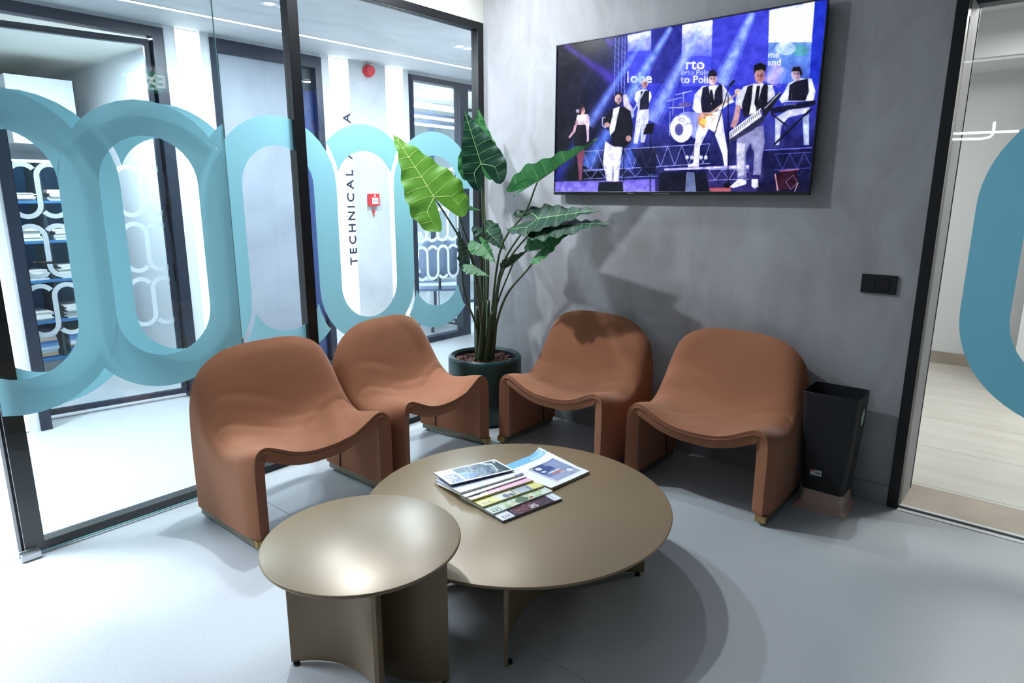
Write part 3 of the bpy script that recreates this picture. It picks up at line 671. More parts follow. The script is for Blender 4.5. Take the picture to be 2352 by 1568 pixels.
fanned('magazine with dark red speckled cover, lowest of the fan', (1155, 1196), (1291, 1144), .299, .20, .008, 0, cv_e, (120, 122, 130))
fanned('magazine with pale green garden cover, second in the fan', (1133, 1180), (1270, 1127), .305, .20, .007, 2, cv_g, (190, 198, 200))
fanned('magazine with yellow cover and grey picture in the fan', (1109, 1163), (1249, 1115), .311, .20, .006, 4, cv_y, (206, 200, 120))
fanned('magazine with pink and red edge in the fan', (1083, 1148), (1225, 1102), .316, .20, .006, 5.3, cv_p, (214, 206, 130))
fanned('thin plain white brochure in the fan', (1070, 1141), (1209, 1094), .3185, .205, .003, 5.8, cv_w, (240, 240, 240), (60, 40))
fanned('pale lilac magazine directly under the top one', (1058, 1131), (1203, 1087), .324, .19, .006, 5.8, cv_l, (226, 222, 214))
fanned('topmost magazine with blue letters BLU and battle picture', (1035, 1113), (1181, 1079), .330, .168, .004, 5.4, cv_blu, (40, 54, 90), (240, 160))
mag('magazine', 'white magazine with blue stripe lying right of the fan', (1.612, -1.395), math.radians(84.5), .235, .285, .010, TZ+.0005, 0, cv_right, (176, 162, 140), curl=.045, res=(190, 220))

# ------------------------------------------------------------------ potted plant
PC = (.278, -.312); ZR = .425
pl = placed('potted_plant', (PC[0], PC[1], 0)); tag(pl, 'tall potted plant with large veined arrow-shaped leaves in dark green pot', 'plant')
RP = .232
pot = MB().lathe([(.001, .0), (RP-.035, 0), (RP-.02, .02), (RP-.004, .16), (RP, .30), (RP, ZR-.03), (RP-.002, ZR-.012), (RP-.010, ZR-.002), (RP-.018, ZR), (RP-.026, ZR-.004), (RP-.028, ZR-.016)], 72, PC).build('pot', M['pot'], pl, True)
MB().lathe([(RP-.028, ZR-.010), (RP-.036, ZR-.006), (RP-.042, ZR-.012), (RP-.046, ZR-.075), (.001, ZR-.075)], 64, PC).build('liner', M['pot_in'], pot, 'auto')
r = random.Random(11); m = MB()
for k in range(620):
    a = r.uniform(0, 2*PI); d = (RP-.058)*math.sqrt(r.random()); x, y = PC[0]+d*math.cos(a), PC[1]+d*math.sin(a); z = ZR-.055+r.uniform(-.01, .022)
    L_, W_, T_ = r.uniform(.012, .032), r.uniform(.007, .014), r.uniform(.003, .006)
    q = Matrix.Translation((x, y, z)) @ Matrix.Rotation(r.uniform(0, 2*PI), 4, 'Z') @ Matrix.Rotation(r.uniform(-.5, .5), 4, 'X') @ Matrix.Rotation(r.uniform(-.5, .5), 4, 'Y')
    b = MB().box(-L_, L_, -W_, W_, -T_, T_); m.add([q @ Vector(v) for v in b.v], b.f)
tag(m.build('bark_chips', M['bark'], pl), kind='stuff')
SI_ = [-.46, -.43, -.38, -.30, -.20, -.10, 0]; INN = [.172, .128, .100, .074, .046, .022, 0]
ST_ = [-.46, -.447, -.42, -.38, -.30, -.20, -.10, 0, .10, .22, .36, .50, .64, .78, .90, 1.0]
OUT = [.172, .212, .245, .275, .312, .335, .345, .335, .312, .276, .228, .176, .126, .078, .036, 0]
def leaf(A, T, L1, L2, mt, vm, name='leaf', curl=.06, wave=.012, seed=0, wid=1.0):
    """A junction, T tip, L1/L2 lobe tips, all (pixel u, pixel v, depth)"""
    A, T, L1, L2 = [deep(*p) for p in (A, T, L1, L2)]; a = T-A; ln = a.length
    wave = wave*min(1.2, ln/.42); bs = [(L1-A+.46*a)/.145, (L2-A+.46*a)/.145]
    for k in (0, 1):
        b = bs[k]; b = b-a*(b.dot(a)/a.length_squared)*.7; mx = ln*1.5*wid; bs[k] = b*min(1., mx/b.length) if b.length > 0 else b
    nrm = a.cross(bs[1]-bs[0]).normalized()
    if nrm.dot(Vector(CAM)-A) < 0: nrm = -nrm
    def S(k, s, q):
        w0 = np.interp(s, ST_, OUT); in_ = 0 if s >= 0 else float(np.interp(s, SI_, INN))
        lat = in_+(w0-in_)*q
        wv = wave*math.sin(s*26+seed+k*1.7)*q*q*(1-.6*max(s, 0))+ wave*.5*math.sin(s*11+seed)*q
        dz = -curl*ln*(max(s, 0)**2)*.6 - curl*ln*1.2*(lat/.35)**2*.5 + wv
        return A + a*s + bs[k]*lat + nrm*dz
    NQ = 7; ss = np.concatenate([np.linspace(-.46, -.40, 7), np.linspace(-.375, 1, 33)]); NR = len(ss); vs = []; fs = []
    for k in (0, 1):
        base = len(vs)
        for s in ss:
            for j in range(NQ+1): vs.append(S(k, s, j/NQ))
        for i in range(NR-1):
            for j in range(NQ): fs.append((base+i*(NQ+1)+j, base+(i+1)*(NQ+1)+j, base+(i+1)*(NQ+1)+j+1, base+i*(NQ+1)+j+1))
    lo = MB().add(vs, fs).build(name, mt, pl, True)
    m = MB()
    def rib(pts, w0, w1):
        for sd in (1, -1):
            V = []; n = len(pts)
            for i, p in enumerate(pts):
                t = pts[min(i+1, n-1)]-pts[max(i-1, 0)]; sdv = t.cross(nrm).normalized(); wd = w0+(w1-w0)*i/(n-1); V += [p+sdv*wd+nrm*.0016*sd, p-sdv*wd+nrm*.0016*sd, p+nrm*(.0016+wd*.5)*sd]
            m.add(V, [f for i in range(n-1) for f in ((3*i, 3*i+2, 3*i+5, 3*i+3), (3*i+2, 3*i+1, 3*i+4, 3*i+5))])
    sc = max(.55, min(1.2, ln/.45))
    rib([S(0, s, 0) for s in np.linspace(0, .98, 16)], .0032*sc, .0009)
    for k in (0, 1):
        for s0 in (.02, .17, .32, .47, .62, .76, .88): rib([S(k, s0+.07*q-.05*q*q, q) for q in np.linspace(0, .93, 8)], .0016*sc, .0007)
        rib([S(k, -.40*t, .45*min(1, t*3)) for t in np.linspace(0, 1, 9)], .0024*sc, .0009)
        for s0 in (-.14, -.28): rib([S(k, s0+.03*q, .45+.5*q) for q in np.linspace(0, 1, 6)], .0015*sc, .0007)
    m.build('vein', vm, lo, True)
    return A
def stalk(A, base, mid, r0=.011, r1=.0045):
    B = Vector((PC[0]+base[0], PC[1]+base[1], ZR-.06)); pts = [B]+[deep(*p) for p in mid]+[A]
    P = catmull([tuple(p) for p in pts], 18); P = [Vector(p) for p in P]
    MB().tube(P, [r0+(r1-r0)*(i/17)**.6 for i in range(18)], 8).build('stem', M['stem'], pl, True)
LD, LM, LL, VV, VL = M['leaf_dark'], M['leaf_mid'], M['leaf_backlit'], M['vein'], M['vein_l']
# 1 large bright leaf on the left
A = leaf((997, 453, 3.72), (905, 305, 3.66), (1004, 531, 3.66), (1068, 478, 3.80), LL, VL, curl=.05, seed=1); stalk(A, (-.02, -.03), [(1108, 740, 4.06), (1085, 600, 3.95), (1040, 520, 3.82)])
# 2 leaf hidden behind it
A = leaf((1052, 480, 3.90), (1107, 485, 3.98), (1020, 440, 3.94), (1054, 452, 4.02), LM, VV, curl=.05, seed=2); stalk(A, (-.015, .02), [(1112, 740, 4.14), (1085, 590, 4.06), (1062, 520, 3.96)])
# 3 large dark leaf at the top and the one behind it
A = leaf((1105, 376, 3.84), (1066, 252, 3.80), (1086, 444, 3.76), (1171, 417, 3.78), LD, VV, curl=.04, seed=3); stalk(A, (.0, -.015), [(1113, 740, 4.08), (1112, 600, 4.0), (1108, 460, 3.90)])
A = leaf((1098, 360, 3.98), (1100, 250, 3.96), (1066, 436, 3.94), (1158, 424, 4.0), LM, VV, curl=.03, seed=4); stalk(A, (.012, .02), [(1118, 740, 4.16), (1118, 600, 4.1), (1110, 450, 4.03)])
# 5 leaf in front of the television
A = leaf((1234, 417, 3.62), (1374, 320, 3.42), (1160, 440, 3.72), (1190, 428, 3.86), LM, VV, curl=.02, seed=5, wid=.5); stalk(A, (.03, .01), [(1128, 740, 4.06), (1150, 570, 3.90), (1205, 490, 3.74)])
# 6 two long dark leaves on the right
A = leaf((1236, 502, 3.66), (1379, 480, 3.42), (1176, 498, 3.80), (1174, 548, 3.60), LD, VV, curl=.03, seed=6, wid=.72); stalk(A, (.035, .0), [(1132, 740, 4.06), (1150, 620, 3.92), (1195, 540, 3.76)])
A = leaf((1277, 517, 3.56), (1408, 510, 3.36), (1207, 548, 3.58), (1235, 505, 3.74), LD, VV, curl=.03, seed=7, wid=.68); stalk(A, (.04, -.01), [(1136, 740, 4.04), (1152, 630, 3.90), (1210, 545, 3.70)])
# 7 green leaf lower right
A = leaf((1247, 570, 3.66), (1317, 523, 3.56), (1187, 563, 3.76), (1227, 618, 3.58), LM, VV, curl=.03, seed=8); stalk(A, (.05, -.015), [(1140, 745, 4.04), (1165, 675, 3.92), (1215, 615, 3.78)])
# 8 small dark leaf in the middle, 9 green folded leaf before it
A = leaf((1118, 530, 4.02), (1163, 574, 3.94), (1092, 528, 4.0), (1131, 500, 4.1), LD, VV, curl=.06, seed=9); stalk(A, (.01, .03), [(1118, 740, 4.14), (1122, 620, 4.08)])
A = leaf((1107, 562, 3.80), (1140, 602, 3.70), (1073, 584, 3.74), (1092, 530, 3.92), LM, VV, curl=.09, seed=10); stalk(A, (-.005, -.03), [(1113, 740, 4.02), (1104, 640, 3.90)])
# 10 dark leaf on the left, 11 small green leaf below
A = leaf((1063, 592, 3.80), (1053, 523, 3.80), (1062, 631, 3.74), (1083, 600, 3.88), LD, VV, curl=.06, seed=11, wid=.9); stalk(A, (-.04, -.02), [(1095, 755, 4.02), (1072, 690, 3.92), (1062, 640, 3.84)], .009)
A = leaf((1088, 610, 3.72), (1126, 634, 3.66), (1062, 630, 3.68), (1070, 598, 3.80), LM, VV, curl=.08, seed=12); stalk(A, (-.02, -.04), [(1106, 750, 3.99), (1096, 670, 3.84)], .009)
# 12 dark leaf on the right of the stems
A = leaf((1178, 606, 3.84), (1217, 572, 3.80), (1143, 621, 3.86), (1160, 596, 3.94), LD, VV, curl=.04, seed=13, wid=.8); stalk(A, (.03, .01), [(1130, 745, 4.08), (1148, 680, 3.98)], .009)
for k, (dx, dy, u, v, d) in enumerate(((-.03, -.03, 1096, 705, 4.0), (.0, -.045, 1112, 690, 3.96), (.03, -.03, 1130, 715, 4.0), (-.005, .02, 1122, 690, 4.1), (.045, 0, 1140, 740, 4.06))):
    B = Vector((PC[0]+dx, PC[1]+dy, ZR-.06)); E_ = deep(u, v, d); P = [B.lerp(E_, i/9) for i in range(10)]
    MB().tube(P, [.024-.015*(i/9) if i else .02 for i in range(10)], 10).build('leaf_sheath', M['stem'], pl, True)

# ------------------------------------------------------------------ television
TX0, TX1, TZ0, TZ1, TY = .609, 2.068, 1.413, 2.246, -.050
tv = placed('television', ((TX0+TX1)/2, TY, TZ0)); tag(tv, 'wall mounted flat television showing a band on a blue lit stage', 'television')
boxo('housing', M['tvbody'], (TX0+.02, TX1-.02, TY+.012, TY+.040, TZ0+.02, TZ1-.02), tv, .004)
m = MB().box(TX0, TX0+.005, TY-.002, TY+.012, TZ0, TZ1).box(TX1-.005, TX1, TY-.002, TY+.012, TZ0, TZ1).box(TX0, TX1, TY-.002, TY+.012, TZ1-.005, TZ1).box(TX0, TX1, TY+.004, TY+.012, TZ0, TZ1)
m.build('rim', M['tvbody'], tv)
boxo('lower_bezel', M['tvbody'], (TX0, TX1, TY-.006, TY+.012, TZ0, TZ0+.017), tv, .002)
boxo('wall_bracket', M['black'], ((TX0+TX1)/2-.25, (TX0+TX1)/2+.25, TY+.040, -.001, TZ0+.25, TZ1-.25), tv)
vs, fs = text_mesh('Hisense', .012, .0002); o = MB().add([(v.x+1.115, TY-.0065-v.z, v.y+TZ0+.005) for v in vs], fs).build('brand_lettering', M['silver'], tv)
boxo('status_strip', M['silver'], (1.27, 1.37, TY-.007, TY-.006, TZ0+.004, TZ0+.006), tv)
SX0, SX1, SZ0, SZ1 = TX0+.005, TX1-.005, TZ0+.017, TZ1-.005
P = Paint(600, 340)
def tmap(cx_, cy_):
    p = hit(1240+cx_/3.3357, cy_/3.3357, 1, TY); return ((p[0]-SX0)/(SX1-SX0), (SZ1-p[2])/(SZ1-SZ0))
X, Y = P.X, P.Y
k = np.clip((X-.10)/.28, 0, 1)[..., None]
P.a[:] = np.array((14, 14, 44))*(1-k)+np.array((62, 70, 196))*k
P.a *= (1-.45*np.clip((Y-.45)/.3, 0, 1))[..., None]
P.noise(1, (14, 9), 22); P.noise(2, (40, 24), 10)
bg = P.a.copy(); P.map = tmap
# stage panels and screens
P.poly([(130, 340), (560, 272), (560, 330), (140, 520)], (52, 50, 66), .6)
P.poly([(668, 268), (850, 232), (848, 390), (668, 400)], (226, 234, 252), 1, (120, 130, 226)); P.poly([(668, 395), (848, 385), (838, 620), (665, 640)], (84, 92, 220))
P.poly([(855, 232), (1085, 190), (1075, 640), (846, 640)], (50, 54, 156)); P.poly([(1087, 190), (1322, 150), (1312, 430), (1083, 440)], (236, 242, 255), 1, (112, 122, 230)); P.poly([(1083, 435), (1312, 425), (1305, 660), (1078, 660)], (92, 100, 224))
P.poly([(1325, 148), (1752, 75), (1735, 640), (1308, 660)], (78, 84, 206)); P.poly([(1755, 75), (2105, 10), (2080, 330), (1748, 330)], (242, 250, 255)); P.poly([(1748, 325), (2080, 320), (2062, 640), (1738, 640)], (126, 160, 220), 1, (90, 120, 206))
P.ell((1990, 385), 70, 45, (96, 170, 170), .75); P.ell((1880, 370), 80, 50, (210, 226, 250), .7); P.poly([(2105, 5), (2195, 0), (2160, 640), (2062, 640)], (34, 60, 190))
for x0 in (575, 604, 628, 652): P.line((x0, 290-(x0-575)*.2), (x0-8, 730), 5, (150, 170, 240))
for q in range(9): P.line((577, 300+q*46), (602, 340+q*46), 4, (120, 140, 220)); P.line((630, 290+q*46), (652, 330+q*46), 4, (120, 140, 220))
# printed words on the stage screens
WH = (236, 240, 255)
P.text('obe', 690, 632, 78, WH, sx=1.0, bold=.02); P.line((672, 545), (672, 632), 10, WH); P.text('rto', 1110, 528, 82, WH, sx=1.02, bold=.02); P.text('orto Polis', 1078, 572, 40, (206, 214, 250), sx=.98, bold=.01); P.text('to Polis', 1076, 634, 58, WH, sx=.98, bold=.02)
P.text('me', 1744, 440, 50, WH, bold=.01); P.text('and', 1742, 500, 52, WH, bold=.02); P.text('Rob', 722, 692, 40, (190, 200, 250), bold=.01)
# light beams
def beam(a, b, w0, w1, c, al):
    for f, g_ in ((1.6, .35), (1.0, .5), (.5, .5)): P.line(a, b, w0*f, c, al*g_, w1*f)
beam((780, 315), (370, 960), 26, 66, (150, 176, 255), .8); beam((1002, 205), (660, 770), 30, 70, (160, 190, 255), .9); beam((1215, 235), (850, 930), 34, 96, (170, 190, 255), .9)
beam((1628, 95), (1385, 640), 40, 92, (176, 200, 255), .9); beam((190, 345), (560, 610), 30, 70, (120, 80, 220), .6); beam((500, 295), (560, 340), 30, 60, (110, 90, 230), .6); beam((1830, 500), (1760, 640), 90, 110, (236, 206, 255), .6)
beam((520, 1000), (350, 1280), 60, 110, (120, 160, 255), .8); beam((330, 1000), (120, 1380), 40, 110, (70, 80, 220), .6); beam((780, 1000), (640, 1290), 60, 100, (130, 160, 255), .7)
# stage
P.poly([(112, 1390), (900, 1370), (900, 1475), (110, 1475)], (126, 116, 210), 1, (160, 150, 236)); P.poly([(880, 1330), (2075, 1290), (2066, 1475), (880, 1475)], (60, 52, 120)); P.poly([(1280, 1440), (1460, 1436), (1460, 1475), (1290, 1475)], (226, 120, 120), .8)
TR = (176, 186, 240)
def truss(x0, y0, x1, y1, h, n, c=TR, wd=6):
    P.line((x0, y0), (x1, y1), wd, c); P.line((x0, y0+h), (x1, y1+h), wd, c)
    for q in range(n):
        a, b = q/n, (q+1)/n; P.line((x0+(x1-x0)*a, y0+(y1-y0)*a+(h if q % 2 else 0)), (x0+(x1-x0)*b, y0+(y1-y0)*b+(0 if q % 2 else h)), wd*.7, c)
truss(330, 1160, 1300, 1100, 150, 18); truss(330, 1300, 900, 1278, 70, 10, (150, 160, 230)); P.poly([(690, 1140), (890, 1130), (890, 1330), (800, 1330)], (20, 22, 60), .7); P.poly([(950, 1290), (1600, 1262), (1600, 1285), (950, 1305)], (206, 200, 250)); truss(1290, 1300, 1600, 1290, 80, 6, (170, 180, 240))
for q in range(5): P.ell((1125+q*36, 1205), 14, 16, (236, 236, 255), .9)
P.poly([(1710, 1140), (2080, 1120), (2070, 1420), (1700, 1420)], (26, 28, 84)); P.line((1700, 1150), (2080, 1130), 10, (120, 130, 230)); truss(1800, 1180, 2080, 1165, 120, 5, (90, 100, 200)); P.poly([(1660, 1395), (2070, 1370), (2066, 1470), (1660, 1470)], (22, 22, 70))
SKIN, HAIR, VEST, SHIRT, TROU = (206, 170, 170), (34, 28, 40), (30, 30, 62), (226, 230, 250), (214, 216, 246)
# singer
P.poly([(300, 830), (330, 800), (345, 850), (335, 880), (300, 900)], (222, 190, 190)); P.poly([(296, 840), (312, 805), (338, 795), (340, 815), (318, 830), (308, 930), (285, 910)], (70, 36, 44)); P.poly([(285, 880), (360, 872), (376, 890), (350, 958), (282, 958), (262, 940)], (240, 226, 240))
P.poly([(275, 900), (250, 1000), (215, 1050), (225, 1060), (268, 1010), (290, 930)], (214, 180, 196)); P.poly([(355, 880), (378, 900), (372, 1080), (356, 1090), (350, 960)], (214, 190, 210)); P.poly([(282, 955), (348, 955), (358, 1060), (352, 1115), (258, 1120), (256, 1060)], (26, 16, 40))
P.poly([(270, 1118), (340, 1115), (328, 1250), (318, 1380), (296, 1385), (290, 1270)], (150, 90, 120)); P.ell((287, 850), 14, 16, (200, 196, 220)); P.line((285, 860), (262, 960), 5, (40, 30, 50))
# horn player at the back
P.poly([(735, 700), (800, 680), (845, 700), (855, 740), (830, 800), (835, 850), (750, 850), (745, 800), (720, 760)], SHIRT); P.poly([(770, 700), (835, 690), (830, 850), (760, 850)], VEST); P.ell((800, 640), 26, 34, SKIN); P.poly([(775, 625), (790, 602), (825, 605), (830, 640), (815, 620)], (190, 190, 206))
P.poly([(745, 840), (832, 835), (830, 920), (800, 1090), (770, 1090), (775, 960), (745, 1100), (714, 1098), (728, 960)], TROU); P.line((800, 690), (690, 890), 12, (190, 200, 226)); P.ell((700, 880), 20, 26, (176, 190, 220))
# jacketed saxophonist
P.poly([(565, 745), (590, 705), (628, 715), (632, 760), (600, 800), (570, 800)], HAIR); P.ell((597, 760), 27, 40, (220, 196, 200)); P.poly([(565, 770), (600, 800), (622, 775), (612, 808), (585, 808)], (60, 48, 56)); P.poly([(632, 730), (660, 720), (690, 800), (710, 830), (700, 860), (640, 820)], (214, 206, 226))
P.poly([(520, 870), (565, 820), (640, 815), (690, 850), (710, 960), (700, 1080), (640, 1130), (560, 1125), (540, 1000), (500, 960), (478, 900)], (20, 20, 38)); P.poly([(560, 830), (610, 815), (570, 1000), (535, 1040), (530, 980), (550, 900)], (236, 238, 250)); P.ell((512, 955), 22, 20, SKIN); P.ell((676, 1060), 22, 24, (200, 160, 166)); P.pline([(500, 900), (478, 900), (476, 960), (505, 980)], 9, (200, 205, 226))
P.poly([(498, 1080), (560, 1120), (630, 1125), (612, 1260), (600, 1390), (560, 1390), (562, 1250), (552, 1390), (508, 1385), (480, 1240)], (226, 226, 248))
# drums
for a, b in (((970, 775), (1085, 745)), ((1035, 725), (1165, 695)), ((985, 825), (1100, 822))): P.line(a, b, 8, (190, 196, 226))
for a, b in (((1020, 750), (1015, 880)), ((1095, 700), (1100, 870)), ((995, 850), (990, 1040))): P.line(a, b, 6, (180, 186, 220))
P.ell((1145, 880), 80, 26, (150, 160, 220)); P.ell((1110, 800), 50, 20, (120, 110, 170)); P.ell((1190, 960), 60, 100, (150, 160, 226)); P.ell((1080, 985), 86, 106, (236, 238, 252)); P.ell((1080, 985), 72, 92, (246, 246, 255)); P.ell((1064, 992), 32, 46, (96, 96, 160)); P.pline([(1062, 918), (1086, 902), (1110, 918), (1086, 932), (1062, 918)], 4, (90, 96, 160)); P.text('UFiP', 1100, 958, 22, (120, 120, 190))
# bass player
P.poly([(1185, 720), (1240, 660), (1400, 645), (1450, 720), (1490, 780), (1440, 800), (1390, 840), (1240, 870), (1190, 860), (1165, 830)], SHIRT); P.poly([(1245, 670), (1290, 655), (1325, 720), (1370, 645), (1395, 650), (1400, 800), (1340, 860), (1240, 860), (1230, 780)], VEST); P.poly([(1290, 660), (1345, 650), (1330, 790), (1310, 800)], (240, 240, 252)); P.poly([(1300, 690), (1318, 685), (1335, 790), (1318, 800), (1300, 770)], (24, 22, 40))
P.ell((1322, 605), 33, 46, (226, 196, 200)); P.poly([(1286, 600), (1290, 545), (1330, 530), (1355, 560), (1350, 585), (1305, 580)], (40, 40, 66))
P.poly([(1240, 870), (1390, 845), (1410, 1000), (1440, 1180), (1435, 1270), (1410, 1270), (1395, 1180), (1330, 1010), (1290, 985), (1225, 1120), (1215, 1260), (1170, 1265), (1180, 1120), (1200, 1000)], (236, 236, 255)); P.poly([(1130, 1265), (1170, 1245), (1220, 1255), (1215, 1275), (1135, 1278)], (226, 226, 240))
P.line((1300, 870), (1530, 700), 16, (196, 170, 160)); P.poly([(1210, 890), (1240, 860), (1300, 870), (1345, 880), (1335, 910), (1290, 960), (1250, 982), (1210, 950)], (206, 150, 110)); P.poly([(1270, 890), (1345, 880), (1300, 950), (1260, 970)], (240, 240, 246)); P.ell((1250, 930), 26, 24, (232, 200, 120)); P.ell((1245, 880), 20, 24, SKIN); P.ell((1515, 700), 26, 22, (226, 200, 190))
# microphone stands
for a, b in (((1450, 650), (1330, 1050)), ((1440, 720), (1440, 1420)), ((640, 900), (640, 1390)), ((848, 960), (842, 1470))): P.line(a, b, 7, (20, 22, 50))
P.line((1450, 655), (1490, 615), 18, (30, 30, 50)); P.poly([(815, 950), (875, 945), (860, 1020), (788, 1030)], (14, 16, 36)); P.ell((1435, 1420), 34, 20, (16, 16, 36))
# keytar player
P.poly([(1500, 740), (1560, 660), (1640, 640), (1780, 650), (1800, 720), (1790, 800), (1740, 830), (1520, 830), (1495, 800)], (216, 220, 240)); P.poly([(1590, 660), (1640, 645), (1660, 720), (1720, 640), (1745, 650), (1740, 800), (1660, 860), (1560, 900), (1545, 800)], (28, 28, 48)); P.poly([(1630, 640), (1710, 635), (1680, 740), (1650, 860), (1600, 880), (1620, 760)], (236, 238, 250)); P.poly([(1660, 660), (1684, 655), (1672, 790), (1655, 830), (1640, 790)], (18, 18, 34))
P.ell((1682, 580), 40, 58, (196, 156, 156)); P.poly([(1636, 570), (1640, 500), (1690, 478), (1730, 500), (1728, 550), (1700, 530), (1650, 540)], (22, 18, 30)); P.poly([(1500, 800), (1540, 810), (1520, 930), (1490, 980), (1455, 970), (1480, 900)], (196, 160, 166))
P.poly([(1510, 1000), (1710, 960), (1720, 1090), (1700, 1200), (1690, 1340), (1630, 1340), (1640, 1180), (1610, 1090), (1575, 1180), (1580, 1360), (1510, 1360), (1500, 1180)], (150, 152, 190)); P.poly([(1505, 1090), (1570, 1100), (1560, 1340), (1515, 1350)], (206, 206, 230)); P.poly([(1450, 1430), (1520, 1370), (1580, 1380), (1580, 1410), (1480, 1440)], (226, 226, 240)); P.poly([(1620, 1370), (1668, 1370), (1672, 1430), (1640, 1445), (1618, 1425)], (236, 236, 246))
P.poly([(1445, 1040), (1690, 830), (1720, 920), (1640, 990), (1450, 1095)], (60, 60, 96)); P.poly([(1448, 1010), (1690, 825), (1698, 890), (1450, 1070)], (236, 238, 250))
for q in range(17): P.line((1462+q*14, 1012-q*10.7), (1466+q*14, 1040-q*10.7), 5, (40, 42, 80))
P.poly([(1695, 830), (1830, 700), (1850, 715), (1800, 790), (1720, 900)], (24, 24, 44)); P.line((1720, 830), (1840, 705), 8, (190, 196, 220))
# seated keyboard player
P.poly([(1870, 700), (1900, 640), (1980, 600), (2080, 600), (2110, 700), (2095, 770), (1880, 780), (1850, 790), (1830, 760)], (226, 230, 250)); P.poly([(1910, 650), (1960, 620), (2050, 600), (2060, 700), (2030, 770), (1900, 770)], (26, 26, 52)); P.ell((1962, 565), 40, 52, (196, 180, 200)); P.poly([(1925, 545), (1940, 512), (1990, 510), (2010, 560), (1995, 590), (1985, 545)], (26, 22, 36)); P.line((1985, 630), (1945, 690), 12, (18, 18, 34))
P.poly([(1760, 830), (2108, 765), (2110, 800), (1900, 850), (1770, 870)], (22, 26, 60)); P.text('ROLAND', 1868, 806, 16, (190, 196, 230)); P.poly([(1800, 900), (1900, 840), (2070, 820), (2060, 860), (1900, 900), (1850, 960), (1830, 1110), (1800, 1110)], (206, 210, 236)); P.line((1770, 870), (1900, 970), 12, (18, 20, 44)); P.line((2080, 830), (1790, 1110), 14, (16, 18, 40)); P.poly([(2010, 900), (2060, 870), (2060, 1110), (2020, 1110)], (190, 200, 230))
# monitors and accordion
P.poly([(450, 1395), (630, 1390), (638, 1475), (440, 1475)], (14, 16, 38)); P.poly([(915, 1330), (960, 1318), (1270, 1318), (1300, 1475), (908, 1475)], (18, 20, 48)); P.poly([(1120, 1318), (1180, 1318), (1196, 1475), (1110, 1475)], (170, 186, 226), .7)
P.poly([(1810, 1330), (1960, 1298), (1990, 1440), (1830, 1460)], (60, 20, 44)); P.line((1800, 1330), (1820, 1460), 10, (220, 160, 180)); P.line((1830, 1310), (1985, 1296), 10, (190, 120, 150)); P.pline([(1880, 1390), (1940, 1340), (1970, 1400), (1920, 1450), (1880, 1390)], 5, (150, 130, 180)); P.line((1975, 1400), (1950, 1465), 6, (230, 230, 240))
for (fx_, fy_, rx_, ry_) in ((322, 835, 15, 22), (597, 762, 22, 34), (800, 642, 20, 28), (1322, 608, 27, 38), (1682, 585, 33, 48), (1962, 570, 32, 42)):
    P.ell((fx_+rx_*.55, fy_+ry_*.1), rx_*.55, ry_*.8, (120, 84, 110), .35)
    for e_ in (-.38, .38): P.ell((fx_+rx_*e_, fy_-ry_*.12), rx_*.2, ry_*.09, (40, 26, 40), .8); P.line((fx_+rx_*(e_-.25), fy_-ry_*.28), (fx_+rx_*(e_+.25), fy_-ry_*.28), ry_*.08, (50, 34, 46), .8)
    P.line((fx_, fy_-ry_*.05), (fx_+rx_*.08, fy_+ry_*.28), rx_*.14, (150, 108, 118), .8); P.line((fx_-rx_*.3, fy_+ry_*.52), (fx_+rx_*.3, fy_+ry_*.52), ry_*.1, (130, 70, 86), .9)
for q_ in range(90):
    x_, y_ = RND.uniform(130, 2050), RND.uniform(700, 1420); P.line((x_, y_), (x_+RND.uniform(-40, 40), y_+RND.uniform(10, 60)), RND.uniform(2, 5), RND.choice([(20, 22, 60), (120, 130, 220), (60, 60, 140), (200, 205, 250)]), .35)
def scr(U, V): return np.stack([SX0+(SX1-SX0)*U, np.full(U.shape, TY+.0035), SZ1-(SZ1-SZ0)*V], -1)
lum = np.clip((P.a.mean(2)-120)/100, 0, 1); P.noise(33, (70, 42), 30, lum); P.noise(34, (150, 90), 24, lum); P.noise(31, (300, 170), 9); P.noise(32, (60, 34), 14)
blr = P.a.copy()
for q in range(10): blr = (blr+np.roll(blr, 3, 0)+np.roll(blr, -3, 0)+np.roll(blr, 3, 1)+np.roll(blr, -3, 1))/5
P.a = (np.roll(P.a, 1, 0)+np.roll(P.a, 1, 1)+2*P.a)/4
P.a = P.a*.96+np.maximum(blr-110, 0)*.35
P.a = 255*np.clip(P.a/255, 0, 1)**1.12
painted('screen', P.get(), scr, attrmat('lit_screen', .85, .2), tv)

# ------------------------------------------------------------------ socket plate
s = placed('switch_plate', (2.39, 0, 1.03)); tag(s, 'black rectangular switch plate on the grey wall', 'switch plate')
boxo('plate', M['black'], (2.316, 2.459, -.009, -.0005, .983, 1.067), s, .002)
for k in range(3): boxo('module', M['tvbody'], (2.344+k*.0292, 2.372+k*.0292, -.0115, -.009, 1.000, 1.050), s, .001)

# ------------------------------------------------------------------ waste bin
bn = placed('waste_bin', (2.306, -.165, 0)); tag(bn, 'tall tapered black waste bin on beige foot beside the chair', 'waste bin')
def rrect(cx_, cy_, hx, hy, rr, z, n=6):
    return [(cx_+sx*(hx-rr)+rr*math.cos(a0+PI/2*i/n), cy_+sy*(hy-rr)+rr*math.sin(a0+PI/2*i/n), z) for sx, sy, a0 in ((1, 1, 0), (-1, 1, PI/2), (-1, -1, PI), (1, -1, 3*PI/2)) for i in range(n+1)]
def loft(rings, cap0=True, cap1=False):
    n = len(rings[0]); vs = [p for r_ in rings for p in r_]; fs = [(i*n+j, i*n+(j+1) % n, (i+1)*n+(j+1) % n, (i+1)*n+j) for i in range(len(rings)-1) for j in range(n)]
    if cap0: fs.append(tuple(range(n))[::-1])
    if cap1: fs.append(tuple((len(rings)-1)*n+j for j in range(n)))
    return MB().add(vs, fs)
bx_, by_ = 2.304, -.170
